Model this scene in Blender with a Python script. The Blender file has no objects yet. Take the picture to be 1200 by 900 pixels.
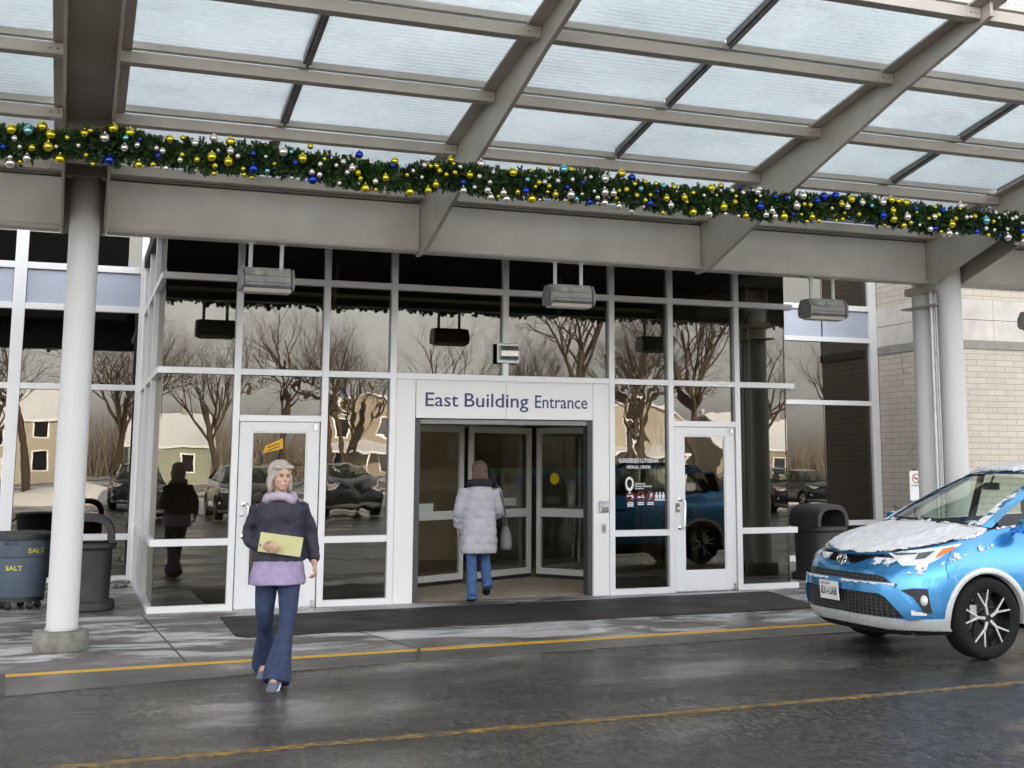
import bpy, bmesh, math, random
from mathutils import Vector, Matrix, noise as mnoise
R = math.radians
PI = math.pi
scene = bpy.context.scene
COL = scene.collection
WL = {}                                   # world location of every root / part origin

# ------------------------------------------------------------------ tags
def tag(o, label=None, cat=None, group=None, kind=None):
    if label: o['label'] = label
    if cat: o['category'] = cat
    if group: o['group'] = group
    if kind: o['kind'] = kind
    return o

def thing(name, label, cat, loc=(0, 0, 0), rz=0.0, group=None):
    o = bpy.data.objects.new(name, None)
    o.empty_display_size = 0.1
    COL.objects.link(o)
    o.location = loc
    o.rotation_euler = (0, 0, rz)
    WL[o.name] = Vector(loc)
    return tag(o, label, cat, group)

# ------------------------------------------------------------------ mesh collector
class MB:
    def __init__(s):
        s.bm = bmesh.new()
    def box(s, x0, x1, y0, y1, z0, z1, m=0):
        v = [s.bm.verts.new((x, y, z)) for x in (x0, x1) for y in (y0, y1) for z in (z0, z1)]
        for f in ((0, 1, 3, 2), (4, 6, 7, 5), (0, 4, 5, 1), (2, 3, 7, 6), (0, 2, 6, 4), (1, 5, 7, 3)):
            s.bm.faces.new([v[i] for i in f]).material_index = m
        return v
    def obox(s, c, size, rot=None, m=0):
        hx, hy, hz = [q / 2 for q in size]
        v = s.box(-hx, hx, -hy, hy, -hz, hz, m)
        mt = Matrix.Translation(c) @ (rot if rot is not None else Matrix())
        for q in v: q.co = mt @ q.co
        return v
    def poly(s, pts, m=0):
        f = s.bm.faces.new([s.bm.verts.new(p) for p in pts]); f.material_index = m
        return f
    def prism(s, pts, d, m=0):
        """closed polygon pts (3D) swept by vector d"""
        d = Vector(d)
        a = [s.bm.verts.new(p) for p in pts]; b = [s.bm.verts.new(Vector(p) + d) for p in pts]
        n = len(pts)
        s.bm.faces.new(a[::-1]).material_index = m
        s.bm.faces.new(b).material_index = m
        for i in range(n):
            s.bm.faces.new((a[i], a[(i + 1) % n], b[(i + 1) % n], b[i])).material_index = m
    def rings(s, rings, cap=True, closed=True, m=0):
        vs = [[s.bm.verts.new(p) for p in r] for r in rings]
        n = len(vs[0])
        for a, b in zip(vs, vs[1:]):
            for i in range(n if closed else n - 1):
                j = (i + 1) % n
                try: s.bm.faces.new((a[i], a[j], b[j], b[i])).material_index = m
                except ValueError: pass
        if cap and closed:
            s.bm.faces.new(vs[0][::-1]).material_index = m
            s.bm.faces.new(vs[-1]).material_index = m
        return vs
    def tube(s, pts, r, n=8, cap=True, m=0):
        pts = [Vector(p) for p in pts]
        rr = r if isinstance(r, (list, tuple)) else [r] * len(pts)
        out = []
        ref = None
        for i, p in enumerate(pts):
            t = (pts[min(i + 1, len(pts) - 1)] - pts[max(i - 1, 0)])
            if t.length < 1e-9: t = Vector((0, 0, 1))
            t.normalize()
            if ref is None:
                ref = Vector((1, 0, 0)) if abs(t.x) < .8 else Vector((0, 1, 0))
            u = (ref - t * ref.dot(t)).normalized(); w = t.cross(u); ref = u
            out.append([p + (u * math.cos(2 * PI * k / n) + w * math.sin(2 * PI * k / n)) * rr[i] for k in range(n)])
        s.rings(out, cap, True, m)
    def lathe(s, prof, n=24, c=(0, 0, 0), axis='z', m=0, cap=True):
        out = []
        for r, h in prof:
            ring = []
            for k in range(n):
                a = 2 * PI * k / n
                x, y = r * math.cos(a), r * math.sin(a)
                p = (x, y, h) if axis == 'z' else ((x, -h, y) if axis == 'y' else (h, x, y))
                ring.append(Vector(p) + Vector(c))
            out.append(ring)
        s.rings(out, cap, True, m)
    def ellip(s, c, rx, ry, rz, nu=12, nv=8, m=0):
        out = []
        for j in range(1, nv):
            ph = -PI / 2 + PI * j / nv
            out.append([Vector(c) + Vector((rx * math.cos(ph) * math.cos(2 * PI * k / nu), ry * math.cos(ph) * math.sin(2 * PI * k / nu), rz * math.sin(ph))) for k in range(nu)])
        s.rings(out, True, True, m)
    def build(s, name, mats, parent=None, smooth=False, bevel=0.0, world=True, recalc=True, angle=40, xform=None):
        bm = s.bm
        if xform is not None:
            bmesh.ops.transform(bm, matrix=xform, verts=bm.verts)
        if recalc: bmesh.ops.recalc_face_normals(bm, faces=bm.faces)
        off = Vector((0, 0, 0))
        if parent is not None and world: off = WL.get(parent.name, Vector((0, 0, 0)))
        if off.length > 0: bmesh.ops.translate(bm, vec=-off, verts=bm.verts)
        me = bpy.data.meshes.new(name)
        bm.to_mesh(me); bm.free()
        for mm in (mats if isinstance(mats, (list, tuple)) else [mats]): me.materials.append(mm)
        o = bpy.data.objects.new(name, me)
        COL.objects.link(o)
        if parent is not None: o.parent = parent
        WL[o.name] = off
        if smooth:
            for p in me.polygons: p.use_smooth = True
            if angle < 180:
                try: me.set_sharp_from_angle(angle=R(angle))
                except Exception: pass
        if bevel:
            b = o.modifiers.new('bevel', 'BEVEL'); b.width = bevel; b.segments = 2; b.limit_method = 'ANGLE'
            b.angle_limit = R(40); b.harden_normals = False
        return o

def copy_tree(o, parent=None):
    c = o.copy(); COL.objects.link(c)
    if parent is not None: c.parent = parent
    for ch in list(o.children): copy_tree(ch, c)
    return c

def text_mesh(name, txt, size, mat, parent, origin, ux=(1, 0, 0), uy=(0, 0, 1), align='LEFT', width=None, depth=.003, bend=None, bold=0.0, height=None):
    """lettering as a solid mesh; origin = left end of the baseline (or its centre), ux along the line, uy up"""
    cu = bpy.data.curves.new(name, 'FONT'); cu.body = txt; cu.size = 1.0; cu.extrude = .5; cu.offset = bold; cu.align_x = align
    cu.resolution_u = 3
    tmp = bpy.data.objects.new('tmp_text', cu); COL.objects.link(tmp)
    dg = bpy.context.evaluated_depsgraph_get(); dg.update()
    me = bpy.data.meshes.new_from_object(tmp.evaluated_get(dg))
    bpy.data.objects.remove(tmp); bpy.data.curves.remove(cu)
    xs = [v.co.x for v in me.vertices]; ys = [v.co.y for v in me.vertices]
    sx = sy = size
    if width: sx = width / (max(xs) - min(xs)); 
    if height: sy = height / (max(ys) - min(ys))
    elif width and not size: sy = sx
    x0 = min(xs) if align == 'LEFT' else 0.0
    ux, uy = Vector(ux).normalized(), Vector(uy).normalized(); n = ux.cross(uy)
    off = WL.get(parent.name, Vector()) if parent is not None else Vector()
    for v in me.vertices:
        x, y, z = (v.co.x - x0) * sx, v.co.y * sy, v.co.z * 2 * depth
        if bend:
            cx, cy, rad, a0 = bend          # on a cylinder about (cx, cy): angle grows with x
            a = a0 + x / rad(origin[2] + y) if callable(rad) else a0 + x / rad
            rr = (rad(origin[2] + y) if callable(rad) else rad) + z + depth
            v.co = Vector((cx + rr * math.cos(a), cy + rr * math.sin(a), origin[2] + y)) - off
        else:
            v.co = Vector(origin) + ux * x + uy * y + n * z - off
    me.materials.clear(); me.materials.append(mat)
    me.name = name
    o = bpy.data.objects.new(name, me); COL.objects.link(o)
    if parent is not None: o.parent = parent
    WL[o.name] = off
    return o

# ------------------------------------------------------------------ materials
class N:
    def __init__(s, name):
        s.m = bpy.data.materials.new(name); s.m.use_nodes = True
        s.t = s.m.node_tree; s.t.nodes.clear()
        s.out = s.t.nodes.new('ShaderNodeOutputMaterial')
    def n(s, typ, **kw):
        nd = s.t.nodes.new(typ)
        for k, v in kw.items():
            if k in nd.inputs.keys() if isinstance(k, str) else False: nd.inputs[k].default_value = v
            else: setattr(nd, k, v)
        return nd
    def l(s, a, b): s.t.links.new(a, b)
    def coord(s, scale=(1, 1, 1)):
        tc = s.n('ShaderNodeTexCoord'); mp = s.n('ShaderNodeMapping'); mp.inputs['Scale'].default_value = scale
        s.l(tc.outputs['Object'], mp.inputs['Vector']); return mp.outputs['Vector']
    def noise(s, vec, scale, detail=4, rough=.55, dist=0.0):
        nd = s.n('ShaderNodeTexNoise'); nd.inputs['Scale'].default_value = scale; nd.inputs['Detail'].default_value = detail
        nd.inputs['Roughness'].default_value = rough; nd.inputs['Distortion'].default_value = dist
        s.l(vec, nd.inputs['Vector']); return nd.outputs['Fac']
    def ramp(s, fac, stops):
        r = s.n('ShaderNodeValToRGB'); e = r.color_ramp.elements
        while len(e) > 1: e.remove(e[-1])
        for i, (p, c) in enumerate(stops):
            q = e[0] if i == 0 else e.new(p)
            q.position = p; q.color = (*c, 1) if isinstance(c, (tuple, list)) else (c, c, c, 1)
        s.l(fac, r.inputs['Fac']); return r.outputs['Color']
    def mix(s, fac, a, b, blend='MIX'):
        x = s.n('ShaderNodeMixRGB'); x.blend_type = blend
        for i, v in ((0, fac), (1, a), (2, b)):
            if hasattr(v, 'is_linked'): s.l(v, x.inputs[i])
            else: x.inputs[i].default_value = v if i == 0 else (*v, 1)
        return x.outputs['Color']
    def math(s, op, a, b=0.0, clamp=False):
        x = s.n('ShaderNodeMath'); x.operation = op; x.use_clamp = clamp
        for i, v in ((0, a), (1, b)):
            if hasattr(v, 'is_linked'): s.l(v, x.inputs[i])
            else: x.inputs[i].default_value = v
        return x.outputs[0]
    def bump(s, h, strength=.3, dist=.01):
        b = s.n('ShaderNodeBump'); b.inputs['Strength'].default_value = strength; b.inputs['Distance'].default_value = dist
        s.l(h, b.inputs['Height']); return b.outputs['Normal']
    def pbr(s, col, rough=.5, metal=0.0, normal=None, **kw):
        p = s.n('ShaderNodeBsdfPrincipled')
        for k, v in (('Base Color', col), ('Roughness', rough), ('Metallic', metal), *[(a.replace('_', ' '), b) for a, b in kw.items()]):
            if hasattr(v, 'is_linked'): s.l(v, p.inputs[k])
            elif k in ('Base Color', 'Emission Color', 'Sheen Tint', 'Coat Tint') and not isinstance(v, float): p.inputs[k].default_value = (*v, 1)
            else: p.inputs[k].default_value = v
        if normal is not None: s.l(normal, p.inputs['Normal'])
        s.l(p.outputs[0], s.out.inputs['Surface']); return p

def mat(name, col, rough=.5, metal=0.0, var=.12, scale=6.0, bump=0.0, bscale=60.0, rvar=.06, stretch=(1, 1, 1), **kw):
    """a solid material with a little uneven tone, gloss and surface"""
    k = N(name); v = k.coord(stretch)
    f = k.noise(v, scale, 5, .6)
    lo = tuple(max(0, c * (1 - var)) for c in col); hi = tuple(min(1, c * (1 + var)) for c in col)
    c = k.ramp(f, [(.3, lo), (.7, hi)])
    r = k.ramp(k.noise(v, scale * 2.3, 4), [(.3, max(.02, rough - rvar)), (.7, min(1, rough + rvar))])
    nm = k.bump(k.noise(v, bscale, 3), bump, .01) if bump else None
    k.pbr(c, r, metal, nm, **kw)
    return k.m

M = {}
M['alu'] = mat('aluminium_frame', (.80, .80, .81), .36, .12, .02, 1.2, rvar=.03)
M['alu_side'] = M['alu']
M['door_white'] = mat('door_white', (.80, .80, .81), .36, .06, .02, 1.2, rvar=.03)
M['sign_white'] = mat('sign_white', (.82, .815, .81), .36, .05, .015, .8, rvar=.03)
M['navy_text'] = mat('navy_lettering', (.035, .045, .16), .5, 0, .05)
M['column'] = mat('column_paint', (.64, .64, .635), .4, .0, .05, 2.0, stretch=(3, 3, .4), bump=.03, bscale=30)
M['galv'] = mat('galvanised_pipe', (.60, .61, .62), .38, .5, .08, 4.0)
M['dark_metal'] = mat('dark_metal', (.035, .035, .035), .45, .3)
M['chrome'] = mat('chrome', (.75, .75, .76), .12, 1.0, .04)
M['stainless'] = mat('stainless', (.55, .55, .54), .3, .9, .06)
M['heater_grey'] = mat('heater_grey', (.21, .205, .20), .5, .25, .25, 9.0, rvar=.15)
M['heater_top'] = mat('heater_top', (.27, .28, .24), .7, .1, .45, 14.0)
M['black_plastic'] = mat('black_plastic', (.02, .02, .022), .5, 0, .2, 20, bump=.15, bscale=250)
M['bin_charcoal'] = mat('bin_charcoal', (.034, .031, .033), .62, 0, .2, 6, bump=.25, bscale=220)
M['bin_grey'] = mat('bin_blue_grey', (.085, .115, .15), .55, 0, .12, 5, bump=.08, bscale=90)
M['yellow_stencil'] = mat('yellow_stencil', (.62, .60, .05), .6, 0, .2, 30)
M['black_ink'] = mat('black_ink', (.012, .012, .014), .5)
M['white_ink'] = mat('white_ink', (.8, .8, .8), .5, 0, .03)
M['red_ink'] = mat('red_ink', (.45, .02, .03), .5)
M['dark_red'] = mat('dark_red_decal', (.20, .012, .02), .5)
M['rubber'] = mat('rubber', (.0085, .0085, .0085), .8, 0, .3, 20, bump=.2, bscale=160, Specular_IOR_Level=.25)
M['paper_orange'] = mat('paper_orange', (.80, .42, .03), .7, 0, .08, 12)
M['interior_wall'] = mat('interior_wall', (.68, .58, .43), .7, 0, .06, 2)
M['interior_dark'] = mat('interior_dark', (.06, .052, .045), .7, 0, .2, 2)
M['ceiling'] = mat('ceiling', (.55, .52, .48), .8)
M['panel_blue'] = mat('spandrel_panel', (.43, .47, .56), .34, .15, .05, 1.2)
M['roof_dark'] = mat('roof_deck', (.05, .05, .05), .8)
M['bark'] = mat('bark', (.075, .055, .04), .9, 0, .35, 12, bump=.5, bscale=30)
M['twig'] = mat('twig', (.055, .038, .03), .9, 0, .2, 3)
M['snow'] = mat('snow', (.78, .79, .82), .75, 0, .05, 9, bump=.5, bscale=45)
k = N('thin_car_snow'); v = k.coord()
at = k.n('ShaderNodeAttribute'); at.attribute_name = 'cover'
f = k.math('ADD', k.math('MULTIPLY', at.outputs['Fac'], 2.6), k.math('MULTIPLY', k.math('SUBTRACT', k.noise(v, 42, 6, .75), .5), 2.2))
f = k.ramp(f, [(.10, 0.0), (.42, .90), (.8, .97)])
p_ = k.pbr(k.ramp(k.noise(v, 9, 5), [(.3, (.68, .69, .72)), (.7, (.80, .80, .81))]), .7, 0, k.bump(k.noise(v, 60, 4), .5, .012))
tr = k.n('ShaderNodeBsdfTransparent'); mx = k.n('ShaderNodeMixShader'); k.l(f, mx.inputs[0]); k.l(tr.outputs[0], mx.inputs[1]); k.l(p_.outputs[0], mx.inputs[2]); k.l(mx.outputs[0], k.out.inputs['Surface'])
M['car_snow'] = k.m
M['skin'] = mat('skin', (.52, .32, .24), .55, 0, .06, 14)
M['teal'] = mat('teal_stripe', (.03, .18, .18), .5)
M['blue_stripe'] = mat('blue_stripe', (.03, .07, .28), .5)
M['yellow_dot'] = mat('yellow_dot', (.75, .6, .02), .5)
M['cushion'] = mat('cushion_black', (.02, .02, .022), .7)

# painted canopy steel: warm grey with grime and a little rust
def steel(name, col, rust=.5):
    k = N(name); v = k.coord()
    c = k.ramp(k.noise(v, 1.6, 5, .65), [(.25, tuple(q * .82 for q in col)), (.75, tuple(min(1, q * 1.1) for q in col))])
    st = k.ramp(k.noise(k.coord((.6, .6, 3)), 9, 6, .7), [(.60, 0.0), (.80, rust)])
    c = k.mix(st, c, (.20, .13, .08))
    k.pbr(c, k.ramp(k.noise(v, 4, 4), [(.3, .34), (.7, .52)]), .1, k.bump(k.noise(v, 35, 3), .05, .01))
    return k.m
M['steel'] = steel('canopy_steel', (.50, .46, .405))
M['steel_light'] = steel('canopy_header', (.61, .575, .525), .14)

# translucent ribbed roof sheet
k = N('ribbed_roof_sheet'); v = k.coord()
w = k.n('ShaderNodeTexWave', wave_type='BANDS', bands_direction='Y', wave_profile='SIN'); w.inputs['Scale'].default_value = 5.2; w.inputs['Distortion'].default_value = .25
w.inputs['Detail'].default_value = 1.0
k.l(v, w.inputs['Vector'])
patch = k.ramp(k.noise(v, .75, 4, .6), [(.38, .0), (.68, 1.0)])
fine = k.ramp(k.noise(k.coord((14, 70, 14)), 1.0, 3), [(.3, .84), (.65, 1.0)])
rib = k.ramp(w.outputs['Fac'], [(0.0, .80), (1.0, 1.0)])
rib = k.mix(patch, (.96, .96, .96), rib)
c = k.mix(1.0, k.ramp(k.noise(v, .5, 3), [(.3, (.60, .645, .66)), (.7, (.67, .70, .715))]), rib, 'MULTIPLY')
c = k.mix(1.0, c, fine, 'MULTIPLY')
c = k.mix(1.0, c, k.ramp(k.noise(k.coord((.8, 1.6, 1)), 1.15, 6, .72), [(.34, .90), (.46, .99), (.7, 1.03)]), 'MULTIPLY')
tr = k.n('ShaderNodeBsdfTranslucent'); k.l(c, tr.inputs['Color'])
di = k.n('ShaderNodeBsdfDiffuse'); k.l(c, di.inputs['Color'])
mx = k.n('ShaderNodeMixShader'); mx.inputs[0].default_value = .9
k.l(di.outputs[0], mx.inputs[1]); k.l(tr.outputs[0], mx.inputs[2]); k.l(mx.outputs[0], k.out.inputs['Surface'])
M['roof_sheet'] = k.m

# bronze-tinted reflective glazing with the ripple of real panes
def glass(name, refl=.095, tint=(.33, .31, .26), rtint=(1, .96, .88), ripple=.022, rscale=1.3, grz=.6):
    k = N(name)
    tc = k.n('ShaderNodeTexCoord'); v = tc.outputs['Object']
    nz = k.noise(v, rscale, 2, .5, .4)
    nb = k.bump(nz, ripple, .02) if ripple else None
    g = k.n('ShaderNodeBsdfGlossy'); g.inputs['Roughness'].default_value = .0; g.inputs['Color'].default_value = (*rtint, 1)
    if nb is not None: k.l(nb, g.inputs['Normal'])
    t = k.n('ShaderNodeBsdfTransparent'); t.inputs['Color'].default_value = (*tint, 1)
    lw = k.n('ShaderNodeLayerWeight'); lw.inputs['Blend'].default_value = .5
    pw = k.math('POWER', lw.outputs['Facing'], 4.0)
    f = k.math('ADD', k.math('MULTIPLY', pw, grz - refl), refl, True)
    mx = k.n('ShaderNodeMixShader'); k.l(f, mx.inputs[0]); k.l(t.outputs[0], mx.inputs[1]); k.l(g.outputs[0], mx.inputs[2])
    k.l(mx.outputs[0], k.out.inputs['Surface'])
    return k.m
M['glass'] = glass('bronze_glass')
M['glass_wavy'] = glass('bronze_glass_wavy', ripple=.10, rscale=1.5)
M['glass_clear'] = glass('door_glass', .05, (.9, .9, .87), (1, 1, 1), 0)
M['car_glass'] = glass('car_glass', .06, (.74, .82, .76), (1, 1, 1), 0)

# wet asphalt
k = N('wet_asphalt'); v = k.coord()
agg = k.noise(k.coord((1.0, .40, 1)), 34, 5, .8)
big = k.noise(k.coord((.5, .9, 1)), .55, 5, .6, .4)
c = k.mix(k.ramp(agg, [(.47, 0.0), (.60, .95)]), (.0125, .0112, .0096), (.115, .102, .086))
c = k.mix(k.ramp(big, [(.35, .0), (.7, .65)]), c, (.040, .036, .031))
dry = k.ramp(k.noise(k.coord((.35, 1.3, 1)), 1.1, 6, .7), [(.6, 0.0), (.82, .28)])
c = k.mix(dry, c, (.11, .10, .088))
wet = k.noise(k.coord((.45, .9, 1)), .9, 4, .6)
r = k.ramp(wet, [(.37, .10), (.45, .20), (.56, .33), (.70, .46)])
grit = k.math('ADD', k.math('MULTIPLY', k.noise(v, 60, 3, .7), .4), k.math('MULTIPLY', agg, .8))
k.pbr(c, r, 0, k.bump(grit, .8, .018), Specular_IOR_Level=.34)
M['asphalt'] = k.m

# concrete with dried salt and damp
def concrete(name, salt=.78, wetc=(.065, .060, .054), dryc=(.17, .16, .147)):
    k = N(name); v = k.coord()
    c = k.mix(k.ramp(k.noise(v, 1.1, 5, .6), [(.35, 0.0), (.65, 1.0)]), wetc, dryc)
    c = k.mix(k.ramp(k.noise(v, 120, 3), [(.4, 0.0), (.8, .3)]), c, (.3, .28, .26))
    s1 = k.noise(k.coord((.7, 1.9, 1)), 1.15, 8, .66, .8)
    yy = k.n('ShaderNodeSeparateXYZ'); k.l(v, yy.inputs[0])
    band = k.ramp(k.math('MULTIPLY', yy.outputs['Y'], -.25, False), [(.0, .7), (.3, .9), (.55, .9), (.70, 1.0), (.86, .8), (.96, .05)])
    sf = k.math('MULTIPLY', k.ramp(s1, [(.485, 0.0), (.53, .6), (.60, 1.0)]), band)
    c = k.mix(k.math('MULTIPLY', sf, salt), c, (.74, .73, .74))
    r = k.ramp(k.noise(v, .9, 4), [(.35, .26), (.6, .6)])
    k.pbr(c, r, 0, k.bump(k.noise(v, 90, 4), .2, .006), Specular_IOR_Level=.5)
    return k.m
M['concrete'] = concrete('salted_concrete')
M['gutter'] = concrete('damp_gutter', .25, (.06, .056, .05), (.13, .122, .11))
M['kerb_old'] = mat('plinth_concrete', (.19, .18, .155), .85, 0, .35, 10, bump=.6, bscale=40)
M['joint'] = mat('joint', (.075, .07, .065), .8)
k = N('worn_yellow'); v = k.coord()
c = k.mix(k.ramp(k.noise(k.coord((.8, 1.6, 1)), 17, 6, .8), [(.36, 1.0), (.52, 0.0)]), (.055, .048, .038), (.58, .34, .02))
k.pbr(c, .45, 0, k.bump(k.noise(v, 160, 3), .3, .006))
M['yellow_worn'] = k.m
k = N('kerb_yellow'); v = k.coord()
c = k.mix(k.ramp(k.noise(v, 16, 6, .75), [(.56, 1.0), (.74, 0.0)]), (.16, .12, .07), (.66, .38, .025))
k.pbr(c, .4, 0, k.bump(k.noise(v, 120, 3), .25, .006))
M['yellow_line'] = k.m
k = N('door_mat_rubber'); v = k.coord()
c = k.ramp(k.noise(k.coord((1, 3, 1)), 2.2, 5, .6), [(.3, (.020, .017, .017)), (.75, (.045, .039, .038))])
k.pbr(c, k.ramp(k.noise(v, 1.6, 4), [(.3, .5), (.7, .8)]), 0, k.bump(k.noise(v, 180, 2), .35, .006), Specular_IOR_Level=.3)
M['mat'] = k.m
# pale coursed brick
k = N('pale_brick'); tc = k.n('ShaderNodeTexCoord'); sp = k.n('ShaderNodeSeparateXYZ'); k.l(tc.outputs['Object'], sp.inputs[0])
cb = k.n('ShaderNodeCombineXYZ'); k.l(k.math('ADD', sp.outputs['X'], sp.outputs['Y']), cb.inputs[0]); k.l(sp.outputs['Z'], cb.inputs[1])
b = k.n('ShaderNodeTexBrick'); k.l(cb.outputs[0], b.inputs['Vector'])
for q, val in (('Scale', 1.0), ('Mortar Size', .007), ('Mortar Smooth', .2), ('Bias', 0.0), ('Brick Width', .40), ('Row Height', .102)): b.inputs[q].default_value = val
b.inputs['Color1'].default_value = (.66, .59, .505, 1); b.inputs['Color2'].default_value = (.60, .535, .455, 1); b.inputs['Mortar'].default_value = (.36, .325, .285, 1)
c = k.mix(k.ramp(k.noise(tc.outputs['Object'], 2.0, 5, .6), [(.3, .0), (.8, .35)]), b.outputs['Color'], (.36, .32, .27))
k.pbr(c, .8, 0, k.bump(b.outputs['Fac'], -.4, .01))
M['brick'] = k.m
M['limestone'] = mat('limestone', (.62, .58, .53), .75, 0, .14, 2.2, bump=.15, bscale=60)
M['limestone_dark'] = mat('limestone_sill', (.30, .28, .25), .8, 0, .15, 3)
# far ground: trodden snow and dirt
k = N('snowy_ground'); v = k.coord()
c = k.mix(k.ramp(k.noise(v, .12, 6, .65), [(.42, 0.0), (.56, 1.0)]), (.10, .09, .075), (.72, .73, .76))
k.pbr(c, .8, 0, k.bump(k.noise(v, 3, 5), .5, .05))
M['ground'] = k.m
k = N('pebbles'); v = k.coord()
c = k.ramp(k.noise(v, 14, 2), [(.3, (.10, .09, .08)), (.5, (.22, .20, .18)), (.7, (.36, .34, .32))])
k.pbr(c, .6)
M['pebble'] = k.m
import math
def lerp_tab(tab,x):
    if x<=tab[0][0]: return tab[0][1]
    for (x0,y0),(x1,y1) in zip(tab,tab[1:]):
        if x<=x1:
            k=(x-x0)/(x1-x0); return y0+(y1-y0)*k
    return tab[-1][1]
NOSE=[(.20,.24),(.24,.16),(.28,.11),(.34,.085),(.42,.08),(.5,.08),(.58,.085),(.64,.09),(.70,.10),(.76,.12),(.82,.15),(.87,.22),(.95,.32),(1.2,.5)]
WID=[(.2,.84),(.26,.88),(.4,.912),(.6,.92),(.75,.915),(.85,.90),(.95,.875),(1.05,.83),(1.12,.79),(1.25,.74)]
FL,FN,FM=.58,2.0,3.0
def smooth(tab,x,h=.03):
    return (lerp_tab(tab,x-h)+2*lerp_tab(tab,x)+lerp_tab(tab,x+h))/4
def nose(z): return smooth(NOSE,z)
def wid(z): return smooth(WID,z)
LEN=4.55; RL=.45
def shell(t,z):
    """plan outline of the body at height z: t in 0..1 is the front corner, then metres along the side; returns (s, y>=0)"""
    a,w=nose(z),wid(z)
    sg=1 if t>=0 else -1
    t=abs(t)
    if t<=1:
        th=t*math.pi/2
        return a+FL*(1-max(0,math.cos(th))**(2/FN)), sg*w*max(0,math.sin(th))**(2/FM)
    s=a+FL+(t-1)
    return s, sg*w
def t_from_y(y,z):
    w=wid(z); k=min(1,abs(y)/w); return math.copysign(math.asin(k**(FM/2))/(math.pi/2),y)
def t_from_s(s,z):
    a=nose(z)
    if s>=a+FL: return 1+s-a-FL
    return math.acos(max(0,min(1,((a+FL-s)/FL)))**(FN/2))/(math.pi/2)
# ------------------------------------------------------------------ camera, sky, sun
cam_d = bpy.data.cameras.new('camera'); cam = bpy.data.objects.new('camera', cam_d); COL.objects.link(cam)
cam.location = (0, -15.38, 1.65); cam.rotation_euler = (R(90 + 8.277), 0, R(-21.443))
cam_d.sensor_width = 36; cam_d.lens = 44.394; cam_d.shift_x = -.0611; cam_d.shift_y = -.0995
cam_d.clip_start = .1; cam_d.clip_end = 3000
scene.camera = cam

SUN_EL, SUN_AZ = 17.0, 8.0            # azimuth measured clockwise from +Y (the facade looks to -Y)
world = bpy.data.worlds.new('World'); scene.world = world; world.use_nodes = True
wt = world.node_tree; wt.nodes.clear()
sky = wt.nodes.new('ShaderNodeTexSky'); sky.sky_type = 'NISHITA'; sky.sun_disc = False
sky.sun_elevation = R(SUN_EL); sky.sun_rotation = R(SUN_AZ); sky.air_density = 1.0; sky.dust_density = 2.5; sky.ozone_density = 1.0
hs = wt.nodes.new('ShaderNodeHueSaturation'); hs.inputs['Saturation'].default_value = .11; hs.inputs['Value'].default_value = 1.0
bg = wt.nodes.new('ShaderNodeBackground'); bg.inputs['Strength'].default_value = .15
wo = wt.nodes.new('ShaderNodeOutputWorld')
wt.links.new(sky.outputs[0], hs.inputs['Color']); wt.links.new(hs.outputs[0], bg.inputs['Color']); wt.links.new(bg.outputs[0], wo.inputs['Surface'])
sd = bpy.data.lights.new('sun', 'SUN'); sd.energy = 3.2; sd.angle = R(1.0); sd.color = (1.0, .87, .70)
so = bpy.data.objects.new('sun', sd); COL.objects.link(so)
az, el = R(SUN_AZ), R(SUN_EL)
dirv = Vector((math.sin(az) * math.cos(el), math.cos(az) * math.cos(el), math.sin(el)))
so.rotation_euler = dirv.to_track_quat('Z', 'Y').to_euler(); so.location = (0, -20, 30)
vs = scene.view_settings
vs.view_transform = 'Standard'; vs.look = 'None'; vs.gamma = 1.0; vs.use_curve_mapping = False; vs.exposure = 2.6
scene.render.engine = 'CYCLES'
cy = scene.cycles
cy.max_bounces = 10; cy.transparent_max_bounces = 16; cy.diffuse_bounces = 4; cy.glossy_bounces = 5; cy.transmission_bounces = 4
cy.caustics_reflective = False; cy.caustics_refractive = False; cy.use_denoising = True; cy.sample_clamp_indirect = 6.0

# ------------------------------------------------------------------ ground, road, pavement
def struct(name, mb, m, **kw):
    return tag(mb.build(name, m, **kw), kind='structure')

def sheet(name, pts, z, m, kind='structure', thick=0.0):
    mb = MB()
    if thick: mb.prism([(x, y, z - thick) for x, y in pts], (0, 0, thick))
    else: mb.poly([(x, y, z) for x, y in pts], 0)
    return tag(mb.build(name, m, recalc=bool(thick)), kind=kind)

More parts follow.
